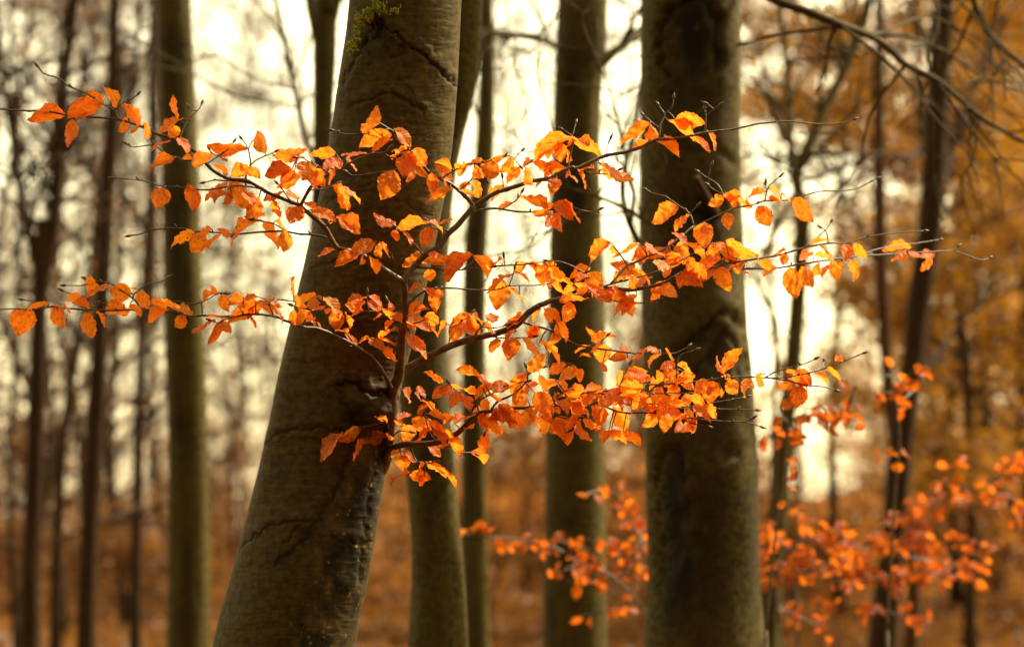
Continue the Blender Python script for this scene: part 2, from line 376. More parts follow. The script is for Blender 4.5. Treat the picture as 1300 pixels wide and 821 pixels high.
def limb(root, pts, r0, r1, mat, name='limb', side=0, seed=0, k=8, mb=None):
    """pts: rows (x, y, distance) in the photograph"""
    P = spline([at(*p) for p in pts], max(10, len(pts) * 6))
    rr = np.linspace(r0, r1, len(P))
    m = mb or MB(); m.tube(P, rr, k)
    rg = random.Random(seed)
    for _ in range(side):
        i = rg.randrange(len(P) // 5, len(P) - 1); a = P[i]
        t = P[min(i + 1, len(P) - 1)] - P[i - 1]; t /= np.linalg.norm(t)
        dv = t * 0.5 + np.array((rg.gauss(0, .5), rg.gauss(0, .5), rg.gauss(0.1, .5))); dv /= np.linalg.norm(dv)
        ln = rg.uniform(0.25, 0.9) * 0.9
        Q = spline([a, a + dv * ln * .4 + np.array((0, 0, rg.uniform(-.03, .05))), a + dv * ln * .75 + np.array((rg.uniform(-.08, .08), 0, rg.uniform(-.05, .08))), a + dv * ln], 9)
        m.tube(Q, np.linspace(rr[i] * .5, 0.0025, 9), 5)
        for _ in range(3):
            jx = rg.randrange(3, 8); b = Q[jx]
            d2 = dv + np.array((rg.gauss(0, .6), rg.gauss(0, .6), rg.gauss(0, .6))); d2 /= np.linalg.norm(d2)
            l2 = ln * rg.uniform(.2, .5)
            m.tube([b, b + d2 * l2 * .5 + np.array((0, 0, .01)), b + d2 * l2], (rr[i] * .25, rr[i] * .2, 0.002), 4)
    if mb is None:
        return m.build(name, mat, root, root.location)

def make_trunk_thing(name, label, prof, D, mat, limbs=(), cat='tree', group=None, **kw):
    p = sorted(prof, key=lambda r: -r[0])[0]
    c = at((p[1] + p[2]) / 2, p[0], D)
    root = thing(name, label, cat, (c[0], c[1], hill(c[0], c[1])), group)
    trunk(root, prof, D, mat, **kw)
    for i, (pts, r0, r1, side) in enumerate(limbs):
        limb(root, [(x, y, D + z) for x, y, z in pts], r0 * mpp(D), r1 * mpp(D), mat, 'limb', side, seed=i + int(p[1]))
    return root

# --- the leaning beech in front
def arc_feature(px, py, line, depth, width, lip, stainw):
    d, s = seg_dist(px, py, line)
    w2 = width * 2.2
    disp = -depth * np.exp(-(d / (width * .62)) ** 2) + .55 * lip * np.exp(-((d - w2) / w2) ** 2) * (s > 0) + 0.25 * lip * np.exp(-((d - w2) / w2) ** 2) * (s <= 0)
    return disp, np.exp(-(d / (stainw * .8)) ** 2)
def main_feats(px, py, face):
    jx = px + (vnoise(px / 6, py / 6, 1) - .5) * 7; jy = py + (vnoise(px / 6, py / 6, 2) - .5) * 7
    disp = np.zeros(px.shape); st = np.zeros(px.shape)
    F = [([(478, 27), (490, 33), (505, 45), (530, 64), (555, 86), (580, 110)], .007, 3.2, .006, 4, .95),
         ([(479, 27), (466, 40), (459, 58), (452, 78), (441, 95), (430, 114)], .004, 3, .004, 3, .6),
         ([(448, 133), (470, 124), (488, 119), (505, 124), (520, 131), (536, 141)], .003, 3, .0045, 2.5, .55),
         ([(505, 98), (518, 112), (528, 128), (536, 141)], .002, 2, .001, 2, .5),
         ([(422, 232), (450, 222), (490, 228), (520, 232)], .0018, 4, .002, 3, .3),
         ([(408, 262), (430, 250), (455, 243), (490, 246), (520, 262), (548, 276)], .0018, 4, .0022, 3, .3),
         ([(398, 343), (415, 334), (438, 330), (462, 338)], .0025, 3.5, .003, 3, .4),
         ([(440, 402), (465, 399), (488, 406), (515, 420)], .002, 3, .003, 3, .45),
         ([(430, 414), (460, 408), (485, 413), (512, 432)], .0022, 3, .003, 3, .5),
         ([(395, 428), (430, 420), (455, 418)], .0012, 3, .0015, 3, .25),
         ([(330, 568), (352, 552), (382, 543), (410, 543), (436, 549)], .003, 3, .006, 3, .7),
         ([(326, 575), (360, 559), (400, 556)], .001, 3, .001, 3, .3),
         ([(302, 702), (318, 684), (338, 671), (362, 661), (392, 660)], .003, 3, .005, 3, .7),
         ([(362, 690), (380, 668), (392, 660), (410, 640)], .0025, 3, .003, 3, .6),
         ([(428, 490), (432, 505), (440, 520), (450, 535)], .003, 3, .006, 3, .6),
         ([(430, 488), (444, 485), (455, 487), (463, 499), (474, 501), (486, 497), (500, 509)], .011, 4, .008, 5, 1.0),
         ([(449, 540), (446, 570), (434, 600), (420, 630), (406, 655), (385, 685), (352, 716)], .004, 5, .002, 8, .85),
         ([(480, 590), (470, 620), (464, 660), (460, 700), (456, 740)], .005, 7, .003, 12, .75),
         ([(420, 682), (445, 690), (470, 688), (492, 684)], .003, 4, .003, 4, .6)]
    rg = random.Random(4)
    for _ in range(26):
        y = rg.uniform(120, 800); x = np.interp(y, [0, 390, 820], [515, 455, 362]) + rg.uniform(-60, 45); w = rg.uniform(12, 45); b = rg.uniform(-8, 3)
        F.append(([(x - w, y + rg.uniform(-3, 4)), (x - w * .3, y + b), (x + w * .4, y + b + rg.uniform(-2, 2)), (x + w, y + rg.uniform(-3, 5))], rg.uniform(.0005, .0012), 2.2, .0012, 1.5, rg.uniform(.08, .28)))
    for line, dep, wd, lip, sw, sa in F:
        d, s = arc_feature(jx, jy, line, dep * .7, wd, lip, sw); disp += d; st = np.maximum(st, s * sa * .66)
    # hollow of the upper scar, knob of the lower one
    e = ((jx - 490) / 30) ** 2 + ((jy - 60) / 26) ** 2
    g = np.clip(1.15 - e, 0, 1) * (jy > 32 + np.abs(jx - 478) * 0.75)
    disp -= .006 * g; st = np.maximum(st, .55 * g * (0.4 + vnoise(px / 5, py / 4, 5)))
    e = ((jx - 476) / 14) ** 2 + ((jy - 36) / 13) ** 2
    disp -= .016 * np.exp(-e); st = np.maximum(st, np.clip(1.3 * np.exp(-e * .8), 0, 1))
    e = ((jx - 462) / 10) ** 2 + ((jy - 58) / 18) ** 2
    disp -= .006 * np.exp(-e); st = np.maximum(st, .9 * np.exp(-e))
    e = ((jx - 470) / 32) ** 2 + ((jy - 520) / 22) ** 2
    disp += .030 * np.exp(-e); st = np.maximum(st, .45 * np.exp(-e ** 2 * .6) * (0.5 + vnoise(px / 7, py / 3, 8)))
    e = ((jx - 447) / 14) ** 2 + ((jy - 528) / 16) ** 2
    disp -= .008 * np.exp(-e); st = np.maximum(st, .9 * np.exp(-e))
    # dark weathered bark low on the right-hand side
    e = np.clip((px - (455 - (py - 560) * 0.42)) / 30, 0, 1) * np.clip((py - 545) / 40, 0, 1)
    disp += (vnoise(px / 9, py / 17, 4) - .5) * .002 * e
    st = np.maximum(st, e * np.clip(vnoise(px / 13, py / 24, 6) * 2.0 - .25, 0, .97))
    disp += (vnoise(px / 22, py / 3.2, 9) - .5) * .0011 + (vnoise(px / 9, py / 1.7, 10) - .5) * .0007
    moss = np.exp(-(((jx - 462) / 26) ** 2 + ((jy - 40) / 36) ** 2)) * .8 + .16 * e + .35 * np.exp(-((px - 560) / 30) ** 2) * (py < 330)
    lich = np.clip(e * 1.6, 0, 1) + .55 * np.exp(-(((px - 530) / 40) ** 2 + ((py - 160) / 110) ** 2)) + .5 * np.exp(-(((px - 500) / 30) ** 2 + ((py - 350) / 40) ** 2))
    return disp, (st, np.clip(moss, 0, 1), np.clip(lich, 0, 1))
MAIN_D = 6.36
main_prof = [(821, 272, 452), (730, 296, 470), (650, 315, 484), (560, 336, 498), (480, 352, 515), (390, 374, 537), (300, 396, 556), (200, 416, 574), (100, 430, 583), (0, 443, 588)]
mr = at(362, 821, MAIN_D)
MAIN = thing('leaning_beech_tree', 'sharp smooth barked beech leaning right, bearing the bright orange leafy branches', 'tree', (mr[0] - .06, mr[1], 0))
MAINLOC = np.array(MAIN.location)
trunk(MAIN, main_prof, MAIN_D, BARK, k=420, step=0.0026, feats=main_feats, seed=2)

def moss_tuft():
    m = MB(); rg = random.Random(3)
    spots = [(450, 54), (451, 46), (453, 38), (458, 29), (464, 22), (471, 18), (479, 14), (487, 16), (494, 18), (502, 16), (449, 62), (480, 8), (456, 26)]
    for _ in range(210):
        x, y = rg.choice(spots); x += rg.gauss(0, 3); y += rg.gauss(0, 3)
        p = at(x, y, MAIN_D - 0.118 - 0.008 * rg.random())
        out = np.array(((x - 478) * 0.02, -0.7 - rg.random() * .4, (48 - y) * 0.035 + .25)) + np.array([rg.gauss(0, .35) for _ in range(3)])
        out /= np.linalg.norm(out); L = rg.uniform(.006, .016)
        m.tube([p - out * .006, p + out * L * .5, p + out * L + np.array((0, 0, -.002))], (.0016, .0017, .0006), 4)
        for _ in range(2):
            q = p + out * L * rg.uniform(.3, .8); s = np.array([rg.gauss(0, 1) for _ in range(3)]); s /= np.linalg.norm(s)
            m.tube([q, q + s * .006], (.0012, .0005), 3)
    o = m.build('moss', MOSS, MAIN, MAINLOC); o['kind'] = 'stuff'
moss_tuft()


_mp = sorted(main_prof)
def trunk_front(px, py):
    """distance of the bark of the leaning beech at a picture point (inf beside it)"""
    xl = np.interp(py, [r[0] for r in _mp], [r[1] for r in _mp]); xr = np.interp(py, [r[0] for r in _mp], [r[2] for r in _mp])
    h = (xr - xl) / 2 * 1.03; dx = px - (xl + xr) / 2
    if abs(dx) >= h: return 1e9
    return MAIN_D - math.sqrt(h * h - dx * dx) * mpp(MAIN_D) - .012
# ------------------------------------------------------------------ the neighbouring trunks
def t5_feats(px, py, face):
    jx = px + (vnoise(px / 12, py / 12, 21) - .5) * 14; jy = py + (vnoise(px / 12, py / 12, 22) - .5) * 14
    disp = np.zeros(px.shape); st = np.zeros(px.shape)
    for line, dep, wd, lip, sw, sa in [
        ([(842, 95), (838, 50), (850, 15), (880, -8), (905, 0), (914, 40), (912, 90)], .02, 8, .012, 10, .6),
        ([(862, 450), (888, 425), (912, 396), (930, 398), (946, 425), (950, 470)], .015, 6, .014, 7, .6),
        ([(880, 470), (905, 440), (922, 425), (936, 440), (938, 480)], .01, 6, .008, 8, .6),
        ([(820, 640), (826, 600), (842, 572), (862, 580), (874, 610)], .012, 7, .008, 8, .7),
        ([(850, 185), (880, 196), (910, 190), (935, 205)], .006, 6, .006, 6, .35)]:
        d, s = arc_feature(jx, jy, line, dep, wd, lip, sw); disp += d; st = np.maximum(st, s * sa)
    for cx, cy, ax, ay, dp, sa in [(880, 40, 28, 75, -.025, .95), (893, 268, 26, 22, -.03, .95), (905, 440, 18, 30, -.01, .7), (846, 650, 30, 85, -.03, 1.0),
                                   (852, 730, 38, 70, -.012, .95), (926, 572, 14, 12, -.015, .8), (868, 112, 40, 40, -.006, .5), (905, 700, 60, 110, 0, .6), (905, 510, 44, 50, 0, .35), (880, 120, 36, 60, 0, .4)]:
        e = ((jx - cx) / ax) ** 2 + ((jy - cy) / ay) ** 2; g = np.exp(-e ** 1.5)
        disp += dp * g; st = np.maximum(st, sa * g)
    moss = .9 * np.exp(-((px - 824) / 16) ** 2) + .8 * np.exp(-((px - 940) / 14) ** 2)  # rim light put into the colour as olive edge strips
    return disp, (st, np.clip(moss, 0, 1), 0 * moss)
make_trunk_thing('scarred_beech_tree', 'thick straight beech with dark hollow scars, right of the centre',
    [(821, 818, 972), (730, 822, 966), (650, 819, 965), (580, 817, 963), (500, 815, 957), (400, 813, 946), (300, 812, 942), (200, 813, 940), (100, 814, 939), (0, 815, 938)], 9.0, BARK_FAR,
    limbs=[([(936, -42, 0), (962, -14, -.1), (990, 3, -.2), (1022, 14, -.2), (1062, 30, -.2), (1098, 43, -.1), (1124, 58, 0), (1150, 82, .1), (1190, 102, .2), (1218, 126, .3), (1250, 152, .4), (1300, 180, .5), (1360, 205, .6)], 6.5, 3, 12),
           ([(1098, 43, -.1), (1150, 46, .3), (1200, 66, .6), (1250, 98, .9), (1310, 120, 1.2)], 4, 1.5, 9),
           ([(938, -175, .2), (1060, -150, .3), (1160, -90, .5), (1225, -20, .6), (1243, 20, .6), (1264, 52, .7), (1300, 84, .8), (1350, 130, .9)], 7, 3, 12),
           ([(912, 276, -.1), (898, 252, -.22), (884, 226, -.3)], 6, 4.5, 0),
           ([(840, 284, -.05), (822, 282, -.2), (800, 268, -.3), (770, 254, -.3), (740, 244, -.4), (700, 234, -.4)], 3.4, 1.5, 8),
           ([(826, 322, .05), (810, 306, .1), (797, 276, .1), (791, 250, .2), (791, 226, .2), (797, 198, .3), (806, 166, .3), (814, 110, .4), (824, 40, .4)], 5, 2.5, 5)],
    k=150, step=.012, feats=t5_feats, seed=5)
make_trunk_thing('forked_limb_beech_tree', 'straight beech with a dark limb, between the slender trunk and the scarred one',
    [(821, 688, 772), (730, 690, 769), (600, 693, 768), (400, 695, 767), (300, 697, 764), (200, 700, 762), (120, 703, 764), (60, 706, 769), (0, 709, 770)], 11.5, BARK_FAR,
    limbs=[([(756, 84, -.05), (775, 68, 0), (792, 58, .1), (806, 44, .2), (830, 26, .3), (870, 4, .5), (920, -40, .7)], 7, 4, 14),
           ([(714, 62, -.1), (700, 56, -.2), (684, 48, -.3), (660, 44, -.3), (636, 46, -.2), (600, 38, 0)], 5, 1.5, 16)], k=72, step=.05, seed=8)
make_trunk_thing('bowed_beech_tree', 'slim olive beech half hidden close behind the leaning beech',
    [(821, 518, 594), (730, 522, 590), (660, 520, 583), (575, 514, 577), (480, 506, 568), (400, 505, 566), (300, 512, 570), (200, 527, 582), (100, 552, 606), (0, 560, 613)], 8.8, BARK_FAR, k=72, step=.05, seed=11)
make_trunk_thing('slender_beech_tree', 'narrow dark trunk standing left of the straight beech with the dark limb',
    [(821, 586, 622), (730, 586, 620), (600, 586, 618), (450, 587, 617), (300, 590, 619), (200, 602, 627), (100, 608, 628), (0, 608, 626)], 13.5, BARK_FAR, k=40, step=.08, seed=14,
    limbs=[([(612, 160, 0), (596, 120, .1), (578, 60, .2), (560, 0, .3)], 3, 1.5, 8)])
make_trunk_thing('upright_beech_tree', 'tall upright bare beech behind the left hand leaf sprays',
    [(821, 212, 268), (730, 214, 266), (600, 214, 265), (500, 212, 262), (400, 209, 258), (300, 207, 255), (200, 205, 252), (100, 202, 247), (0, 200, 242)], 12.5, BARK_FAR, k=64, step=.05, seed=17)
make_trunk_thing('hidden_beech_tree', 'thin forking beech peeping out beside the upper left edge of the leaning beech',
    [(821, 372, 402), (730, 374, 404), (400, 388, 414), (200, 397, 421), (120, 398, 424), (60, 398, 427)], 11.0, BARK_FAR, k=40, step=.08, seed=20, top=.6,
    limbs=[([(412, 66, 0), (418, 30, 0), (427, -10, 0), (436, -90, .1), (446, -260, .2)], 11, 6, 4), ([(410, 66, 0), (402, 30, 0), (394, -10, .1), (380, -90, .2), (360, -260, .3)], 11, 6, 4),
           ([(406, 210, 0), (390, 180, .3), (378, 130, .5), (366, 70, .6), (350, 0, .8), (335, -80, .9)], 5, 2.5, 12)])
make_trunk_thing('crooked_tree', 'dark forked tree near the left edge of the photo',
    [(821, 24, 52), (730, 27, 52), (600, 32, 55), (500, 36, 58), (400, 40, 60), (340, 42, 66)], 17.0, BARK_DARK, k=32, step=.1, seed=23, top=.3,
    limbs=[([(56, 352, 0), (66, 300, 0), (72, 240, 0), (76, 160, 0), (84, 80, .1), (94, 0, .1), (100, -120, .2)], 9, 6, 24),
           ([(52, 352, 0), (38, 300, 0), (26, 240, .2), (14, 160, .3), (2, 80, .5), (-10, 0, .6)], 6.5, 4, 22),
           ([(70, 270, 0), (100, 310, .3), (112, 330, .5)], 3, 2, 6)])
make_trunk_thing('slanting_tree', 'brown slim tree standing right of the dark forked tree at far left',
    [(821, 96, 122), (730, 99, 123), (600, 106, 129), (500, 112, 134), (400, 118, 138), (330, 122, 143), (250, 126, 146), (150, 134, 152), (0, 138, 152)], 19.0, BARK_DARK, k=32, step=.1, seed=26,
    limbs=[([(128, 455, 0), (100, 420, .2), (78, 400, .4), (52, 360, .6)], 5, 2, 14), ([(136, 250, 0), (112, 215, .3), (92, 170, .5), (70, 120, .8)], 5, 2, 16), ([(140, 210, 0), (162, 150, .2), (170, 90, .4), (178, 20, .6), (182, -60, .7)], 5, 2.5, 20), ([(126, 520, 0), (150, 470, .4), (185, 440, .8)], 4, 2, 12)])
make_trunk_thing('thin_tree', 'very thin dark tree just left of the tall upright bare beech',
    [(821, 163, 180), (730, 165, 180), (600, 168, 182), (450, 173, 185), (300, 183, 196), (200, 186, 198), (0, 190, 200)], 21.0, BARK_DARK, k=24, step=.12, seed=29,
    limbs=[([(176, 640, 0), (150, 655, -.5), (120, 662, -.8), (80, 690, -1)], 3, 1.5, 10), ([(178, 560, 0), (200, 520, .4), (214, 470, .8)], 4, 2, 12), ([(188, 300, 0), (160, 250, .4), (142, 210, .7)], 4, 2, 12)])
make_trunk_thing('leaning_pole_tree', 'thin brown tree between the two leftmost dark trees low down',
    [(821, 62, 80), (730, 64, 79), (600, 70, 83), (500, 82, 94), (420, 98, 108)], 23.0, BARK_DARK, k=24, step=.12, seed=31, top=1.5)
make_trunk_thing('dark_trunk_tree', 'dark leaning trunk among gold foliage on the right side',
    [(821, 1100, 1140), (730, 1112, 1146), (660, 1120, 1152), (560, 1128, 1160), (460, 1144, 1172), (380, 1152, 1181), (280, 1166, 1196), (180, 1172, 1202), (90, 1178, 1206), (0, 1186, 1212)], 18.0, BARK_DARK, k=32, step=.1, seed=33,
    limbs=[([(1186, 250, 0), (1205, 200, .3), (1222, 150, .5), (1245, 90, .8), (1275, 20, 1)], 7, 3, 20), ([(1182, 180, 0), (1150, 200, -.3), (1110, 196, -.6), (1060, 218, -.8), (1010, 236, -1)], 4, 2, 16),
           ([(1150, 500, 0), (1190, 450, .4), (1230, 400, .8), (1290, 360, 1)], 4, 2, 16), ([(1196, 90, 0), (1170, 50, .2), (1150, 0, .4)], 4, 2, 16)])
make_trunk_thing('reddish_trunk_tree', 'slim reddish trunk left of the dark leaning trunk on the right side',
    [(821, 1146, 1166), (730, 1150, 1168), (560, 1128, 1146), (460, 1117, 1134), (330, 1110, 1127), (200, 1108, 1124), (0, 1110, 1122)], 21.0, TWIG_FAR, k=24, step=.12, seed=36,
    limbs=[([(1118, 330, 0), (1090, 290, .3), (1070, 240, .6), (1040, 190, .9)], 4, 2, 16)])
make_trunk_thing('split_stem_tree', 'slim bare tree splitting into two dark stems just right of the scarred beech',
    [(821, 960, 988), (730, 968, 993), (660, 974, 998), (570, 984, 1006), (480, 994, 1015), (380, 1003, 1023), (300, 1009, 1028)], 14.5, BARK_FAR, k=32, step=.08, seed=39, top=.15,
    limbs=[([(1019, 306, 0), (1018, 270, 0), (1012, 225, 0), (1022, 194, 0), (1048, 134, .1), (1076, 82, .2), (1100, 20, .3), (1120, -60, .4)], 9, 4, 18),
           ([(1014, 236, 0), (1006, 204, .1), (1002, 150, .2), (999, 90, .3), (992, 20, .4), (985, -60, .5)], 6, 3, 18),
           ([(1012, 240, 0), (990, 282, -.2), (966, 330, -.4), (950, 352, -.6)], 4, 3.2, 4),
           ([(960, 350, -.5), (969, 378, -.5), (984, 404, -.5), (986, 430, -.5), (984, 480, -.5), (982, 560, -.4), (980, 690, -.3)], 3, 3, 4)])

# ------------------------------------------------------------------ foliage and twiggy trees farther back
def quads(mb, P, size, rg, flat=.0):
    """bent little leaves, two triangles each, at points P"""
    n = len(P); 
    a = rg.normal(size=(n, 3)); a /= np.linalg.norm(a, axis=1)[:, None]
    b = rg.normal(size=(n, 3)); b -= a * (a * b).sum(1)[:, None]; b /= np.linalg.norm(b, axis=1)[:, None]
    s = size * rg.uniform(.7, 1.3, (n, 1)); c = np.cross(a, b)
    V = np.stack((P, P + a * s * .5 + b * s * .32 + c * s * .08, P + a * s, P + a * s * .5 - b * s * .32 + c * s * .08), 1).reshape(-1, 3)
    i = np.arange(n) * 4
    mb.add(V, t=np.concatenate((np.stack((i, i + 1, i + 2), -1), np.stack((i, i + 2, i + 3), -1))))
def inview(p, mx=200, my=160):
    q = p - CAM; d = q @ FWD
    if d < 3: return False
    x = 650 + FOC * (q @ RIGHT) / d; y = 410 - FOC * (q @ UP) / d
    return -mx < x < 1300 + mx and -my < y < 821 + my
def wood_tree(name, label, cat, px, D, height, r, seed, mat_t, mat_l, group, limbs=26, spread=2.6, lowest=.15, twigs=7, leaves=10, lsize=.07, lean=0., up=.45, fine=4, thick=1.0):
    rg = random.Random(seed); ng = np.random.RandomState(seed)
    b = at(px, 600, D); bx, by = b[0], b[1]; bz = hill(bx, by)
    root = thing(name, label, cat, (bx, by, bz), group)
    base = np.array((bx, by, bz - .1))
    tp = [base + np.array((lean * h + rg.gauss(0, .015) * height + .02 * h * math.sin(h * .9 + seed), rg.gauss(0, .02) * h, h)) for h in np.linspace(0, height, 6)]
    T = spline(tp, 24); rad = np.linspace(r, r * .25, 24); rad[0] *= 1.5; rad[1] *= 1.15
    m = MB(); m.tube(T, rad, 10); m.build('trunk', mat_t, root, root.location)
    tw = MB(); fo = MB(); LP = []
    for _ in range(limbs):
        f = rg.uniform(lowest, 1.0); k = min(22, int(f * 23)); s = T[k]
        az = rg.uniform(0, 2 * math.pi); L = spread * (1.15 - .75 * f) * rg.uniform(.5, 1.2)
        d = np.array((math.cos(az), math.sin(az), up * rg.uniform(.2, 1.6))); d /= np.linalg.norm(d)
        P = spline([s, s + d * L * .35 + np.array((0, 0, .05 * L)), s + d * L * .7 + np.array((rg.gauss(0, .1), rg.gauss(0, .1), .04 * L)) * L, s + d * L + np.array((rg.gauss(0, .12), rg.gauss(0, .12), rg.gauss(0, .1))) * L], 9)
        if not (inview(P[4], 330, 260) or inview(P[8], 330, 260) or inview(P[0], 330, 260)): continue
        r1 = rad[k] * rg.uniform(.25, .5) * thick; tw.tube(P, np.linspace(r1, .005, 9), 5)
        for _ in range(twigs):
            i = rg.randrange(2, 9); q = P[i]
            e = d * .5 + np.array((rg.gauss(0, .55), rg.gauss(0, .55), rg.gauss(.15, .5))); e /= np.linalg.norm(e); l2 = L * rg.uniform(.15, .5)
            Q = [q, q + e * l2 * .5 + np.array((0, 0, rg.uniform(-.04, .08) * l2)), q + e * l2]
            if not inview(Q[2]): continue
            tw.tube(Q, (max(.006, r1 * .4) * thick, .006 * thick, .003), 4)
            for _ in range(fine):
                w = rg.uniform(.3, 1); z = q + (Q[2] - q) * w
                g = e * .6 + np.array((rg.gauss(0, .6), rg.gauss(0, .6), rg.gauss(0, .6))); g /= np.linalg.norm(g); l3 = l2 * rg.uniform(.25, .6)
                tw.tube([z, z + g * l3], (.0045 * thick, .0025), 3)
                if leaves: LP.append(z + g * l3 * ng.uniform(.2, 1.1, (leaves, 1)) + ng.normal(size=(leaves, 3)) * .09)
    if tw.n:
        o = tw.build('twigs', mat_t, root, root.location, False); o['kind'] = 'stuff'
    if LP:
        LP = np.vstack(LP); quads(fo, LP, lsize, ng)
        o = fo.build('foliage', mat_l, root, root.location, False); o['kind'] = 'stuff'
    return root
G1 = 'bare twiggy trees blurred in the background'
for i, (px, D, h, r, lf) in enumerate([(-30, 27, 9, .08, 4), (22, 33, 10, .07, 3), (92, 36, 10, .07, 2), (150, 29, 9, .06, 1), (196, 42, 11, .08, 1), (300, 52, 11, .06, 1), (640, 50, 11, .05, 1),
                                      (792, 52, 10, .05, 1), (60, 50, 12, .08, 2), (-5, 44, 11, .07, 3), (120, 46, 11, .07, 1), (350, 60, 12, .07, 1), (300, 66, 12, .07, 2), (660, 62, 12, .06, 2), (345, 46, 11, .03, 1), (290, 38, 11, .03, 1), (75, 26, 9, .03, 1), (25, 23, 8, .03, 1), (165, 40, 11, .03, 1), (660, 36, 10, .03, 1), (690, 54, 12, .05, 1), (785, 44, 11, .03, 1), (140, 62, 12, .07, 2), (225, 58, 12, .06, 3), (535, 50, 12, .06, 2)]):
    wood_tree('background_tree', 'bare twiggy tree blurred far behind the beeches', 'tree', px, D, h, r, 100 + i, BARK_DARK, LEAF_BROWN, G1, limbs=30, spread=2.9, twigs=7, leaves=lf, lsize=.06, fine=5)
G2 = 'golden leaved trees blurred in the background'
for i, (px, D, h, r, lf, mt) in enumerate([(1205, 30, 9, .07, 13, LEAF_GOLD), (1215, 26, 8, .06, 13, LEAF_GOLD), (1262, 33, 9, .08, 9, LEAF_GOLD), (1310, 28, 9, .08, 9, LEAF_GOLD), (1360, 38, 10, .08, 7, LEAF_GOLD), (1250, 44, 10, .08, 6, LEAF_GOLD), (1290, 46, 11, .1, 8, LEAF_GOLD), (1235, 37, 10, .07, 11, LEAF_GOLD), (1305, 41, 10, .07, 11, LEAF_GOLD)]):
    wood_tree('golden_tree', 'gold and olive leaved tree blurred behind the right hand branches', 'tree', px, D, h, r, 200 + i, BARK_DARK, mt, G2, limbs=32, spread=1.7 if px < 1260 else 2.2, twigs=7, leaves=lf, lsize=.075, fine=4)
for i, (px, D, h, low) in enumerate([(1000, 34, 9, .5), (1075, 30, 9, .52)]):
    wood_tree('golden_tree', 'gold and olive leaved tree blurred behind the right hand branches', 'tree', px, D, h, .06, 240 + i, BARK_DARK, LEAF_GOLD, G2, limbs=30, spread=1.7, lowest=low + .05, twigs=8, leaves=9, lsize=.075, fine=4, up=.25)
G3 = 'rust brown bushes on the forest floor'
rb = random.Random(77)
for i in range(44):
    px = -70 + i * 33 + rb.uniform(-18, 18); D = rb.uniform(26, 58)
    hb = rb.choice((.9, 1.3, 2.0, 3.0, 4.2)); clear = px < 420 or 925 < px < 1125
    wood_tree('rusty_bush', 'low rust brown bush blurred on the forest floor', 'bush', px, D, (min(hb, 2.4) if D > 42 else min(hb, .9)) if clear else hb, .02, 300 + i, BARK_DARK, LEAF_BROWN if px < 330 or i % 2 else LEAF_BG, G3, limbs=20, spread=1.4, lowest=.02, twigs=6, leaves=4, lsize=.075, up=.7, fine=4)

# far wood that reads as one mass
def far_wood():
    ng = np.random.RandomState(5); rg = random.Random(5)
    m = MB(); f = MB()
    for _ in range(120):
        D = rg.uniform(68, 140); px = rg.uniform(-150, 1450)
        if 255 < px < 420 and rg.random() < .75 or 615 < px < 815 and rg.random() < .7 or 940 < px < 1110 or px < 255 and rg.random() < .6: continue
        b = at(px, 600, D); x, y = b[0], b[1]; z = hill(x, y)
        h = rg.uniform(9, 16); r = rg.uniform(.05, .16); l = rg.gauss(0, .03)
        P = [np.array((x + l * t, y, z - .1 + t)) for t in (0, h * .5, h)]
        m.tube(P, (r * .7, r * .5, r * .15), 5)
        for _ in range(26):
            t = rg.uniform(.6, h * .9); s = np.array((x + l * t, y, z + t)); az = rg.uniform(0, 6.28); L = rg.uniform(.8, 2.8)
            e = s + np.array((math.cos(az) * L, math.sin(az) * L * .5, L * rg.uniform(.1, .9)))
            m.tube([s, (s + e) / 2 + np.array((0, 0, .1)), e], (.022, .016, .007), 3)
            for _ in range(4):
                w = rg.uniform(.3, 1); q = s + (e - s) * w; g = q + np.array((rg.gauss(0, .5), rg.gauss(0, .3), rg.gauss(.2, .4)))
                m.tube([q, g], (.012, .006), 3)
    P = []
    for _ in range(400):
        D = rg.uniform(60, 135); px = rg.uniform(-150, 1450); b = at(px, 600, D); x, y = b[0], b[1]; z = hill(x, y)
        dens = 1 if px > 930 else .8
        zz = z + abs(rg.gauss(0, 1)) * (.45 if px < 420 or 925 < px < 1125 else rg.choice((.4, 1.0, 2.6))); n = int(60 * dens)
        P.append(np.array((x, y, zz)) + ng.normal(size=(n, 3)) * (.8, .6, .5))
    quads(f, np.vstack(P), .11, ng)
    o = m.build('far_woodland', TWIG_FAR, None, (0, 0, 0), False); o['kind'] = 'stuff'; o['label'] = 'hazy mass of bare trunks and twigs on the far rise'
    o = f.build('far_undergrowth', LEAF_BG, None, (0, 0, 0), False); o['kind'] = 'stuff'; o['label'] = 'orange brown undergrowth below the far bare wood'
far_wood()


def added_spruce_wood():
    """unseen dark spruce stand, added behind the viewpoint to shade the near side of the trunks"""
    ng = np.random.RandomState(9); rg = random.Random(9); m = MB(); n = MB()  # trees added out of view to cut sky light on the trunks
    for gx in range(-9, 10):
        for gy in range(4):
            x = gx * 4.6 + rg.uniform(-1.4, 1.4); y = -7 - gy * 5.5 + rg.uniform(-1.5, 1.5); h = rg.uniform(16, 23)
            m.tube([(x, y, -.1), (x, y, h * .5), (x, y, h)], (.22, .15, .03), 7)
            k = 420; t = ng.rand(k) ** 1.3; z = 1.2 + t * (h - 1.2); r = (1 - t) * 3.2 * ng.uniform(.25, 1, k); a = ng.uniform(0, 6.283, k)
            quads(n, np.stack((x + r * np.cos(a), y + r * np.sin(a), z), -1), 1.1, ng)
    o = n.build('added_spruce_wood', ADDED_SPRUCE, None, (0, 0, 0), False); o['kind'] = 'stuff'; o['label'] = 'dark dense spruce boughs added unseen behind the viewpoint to block sky light'
    o = m.build('added_spruce_trunks', BARK_DARK, None, (0, 0, 0)); o['kind'] = 'stuff'; o['label'] = 'trunks of the unseen dark spruce stand added behind the viewpoint for shade'
added_spruce_wood()

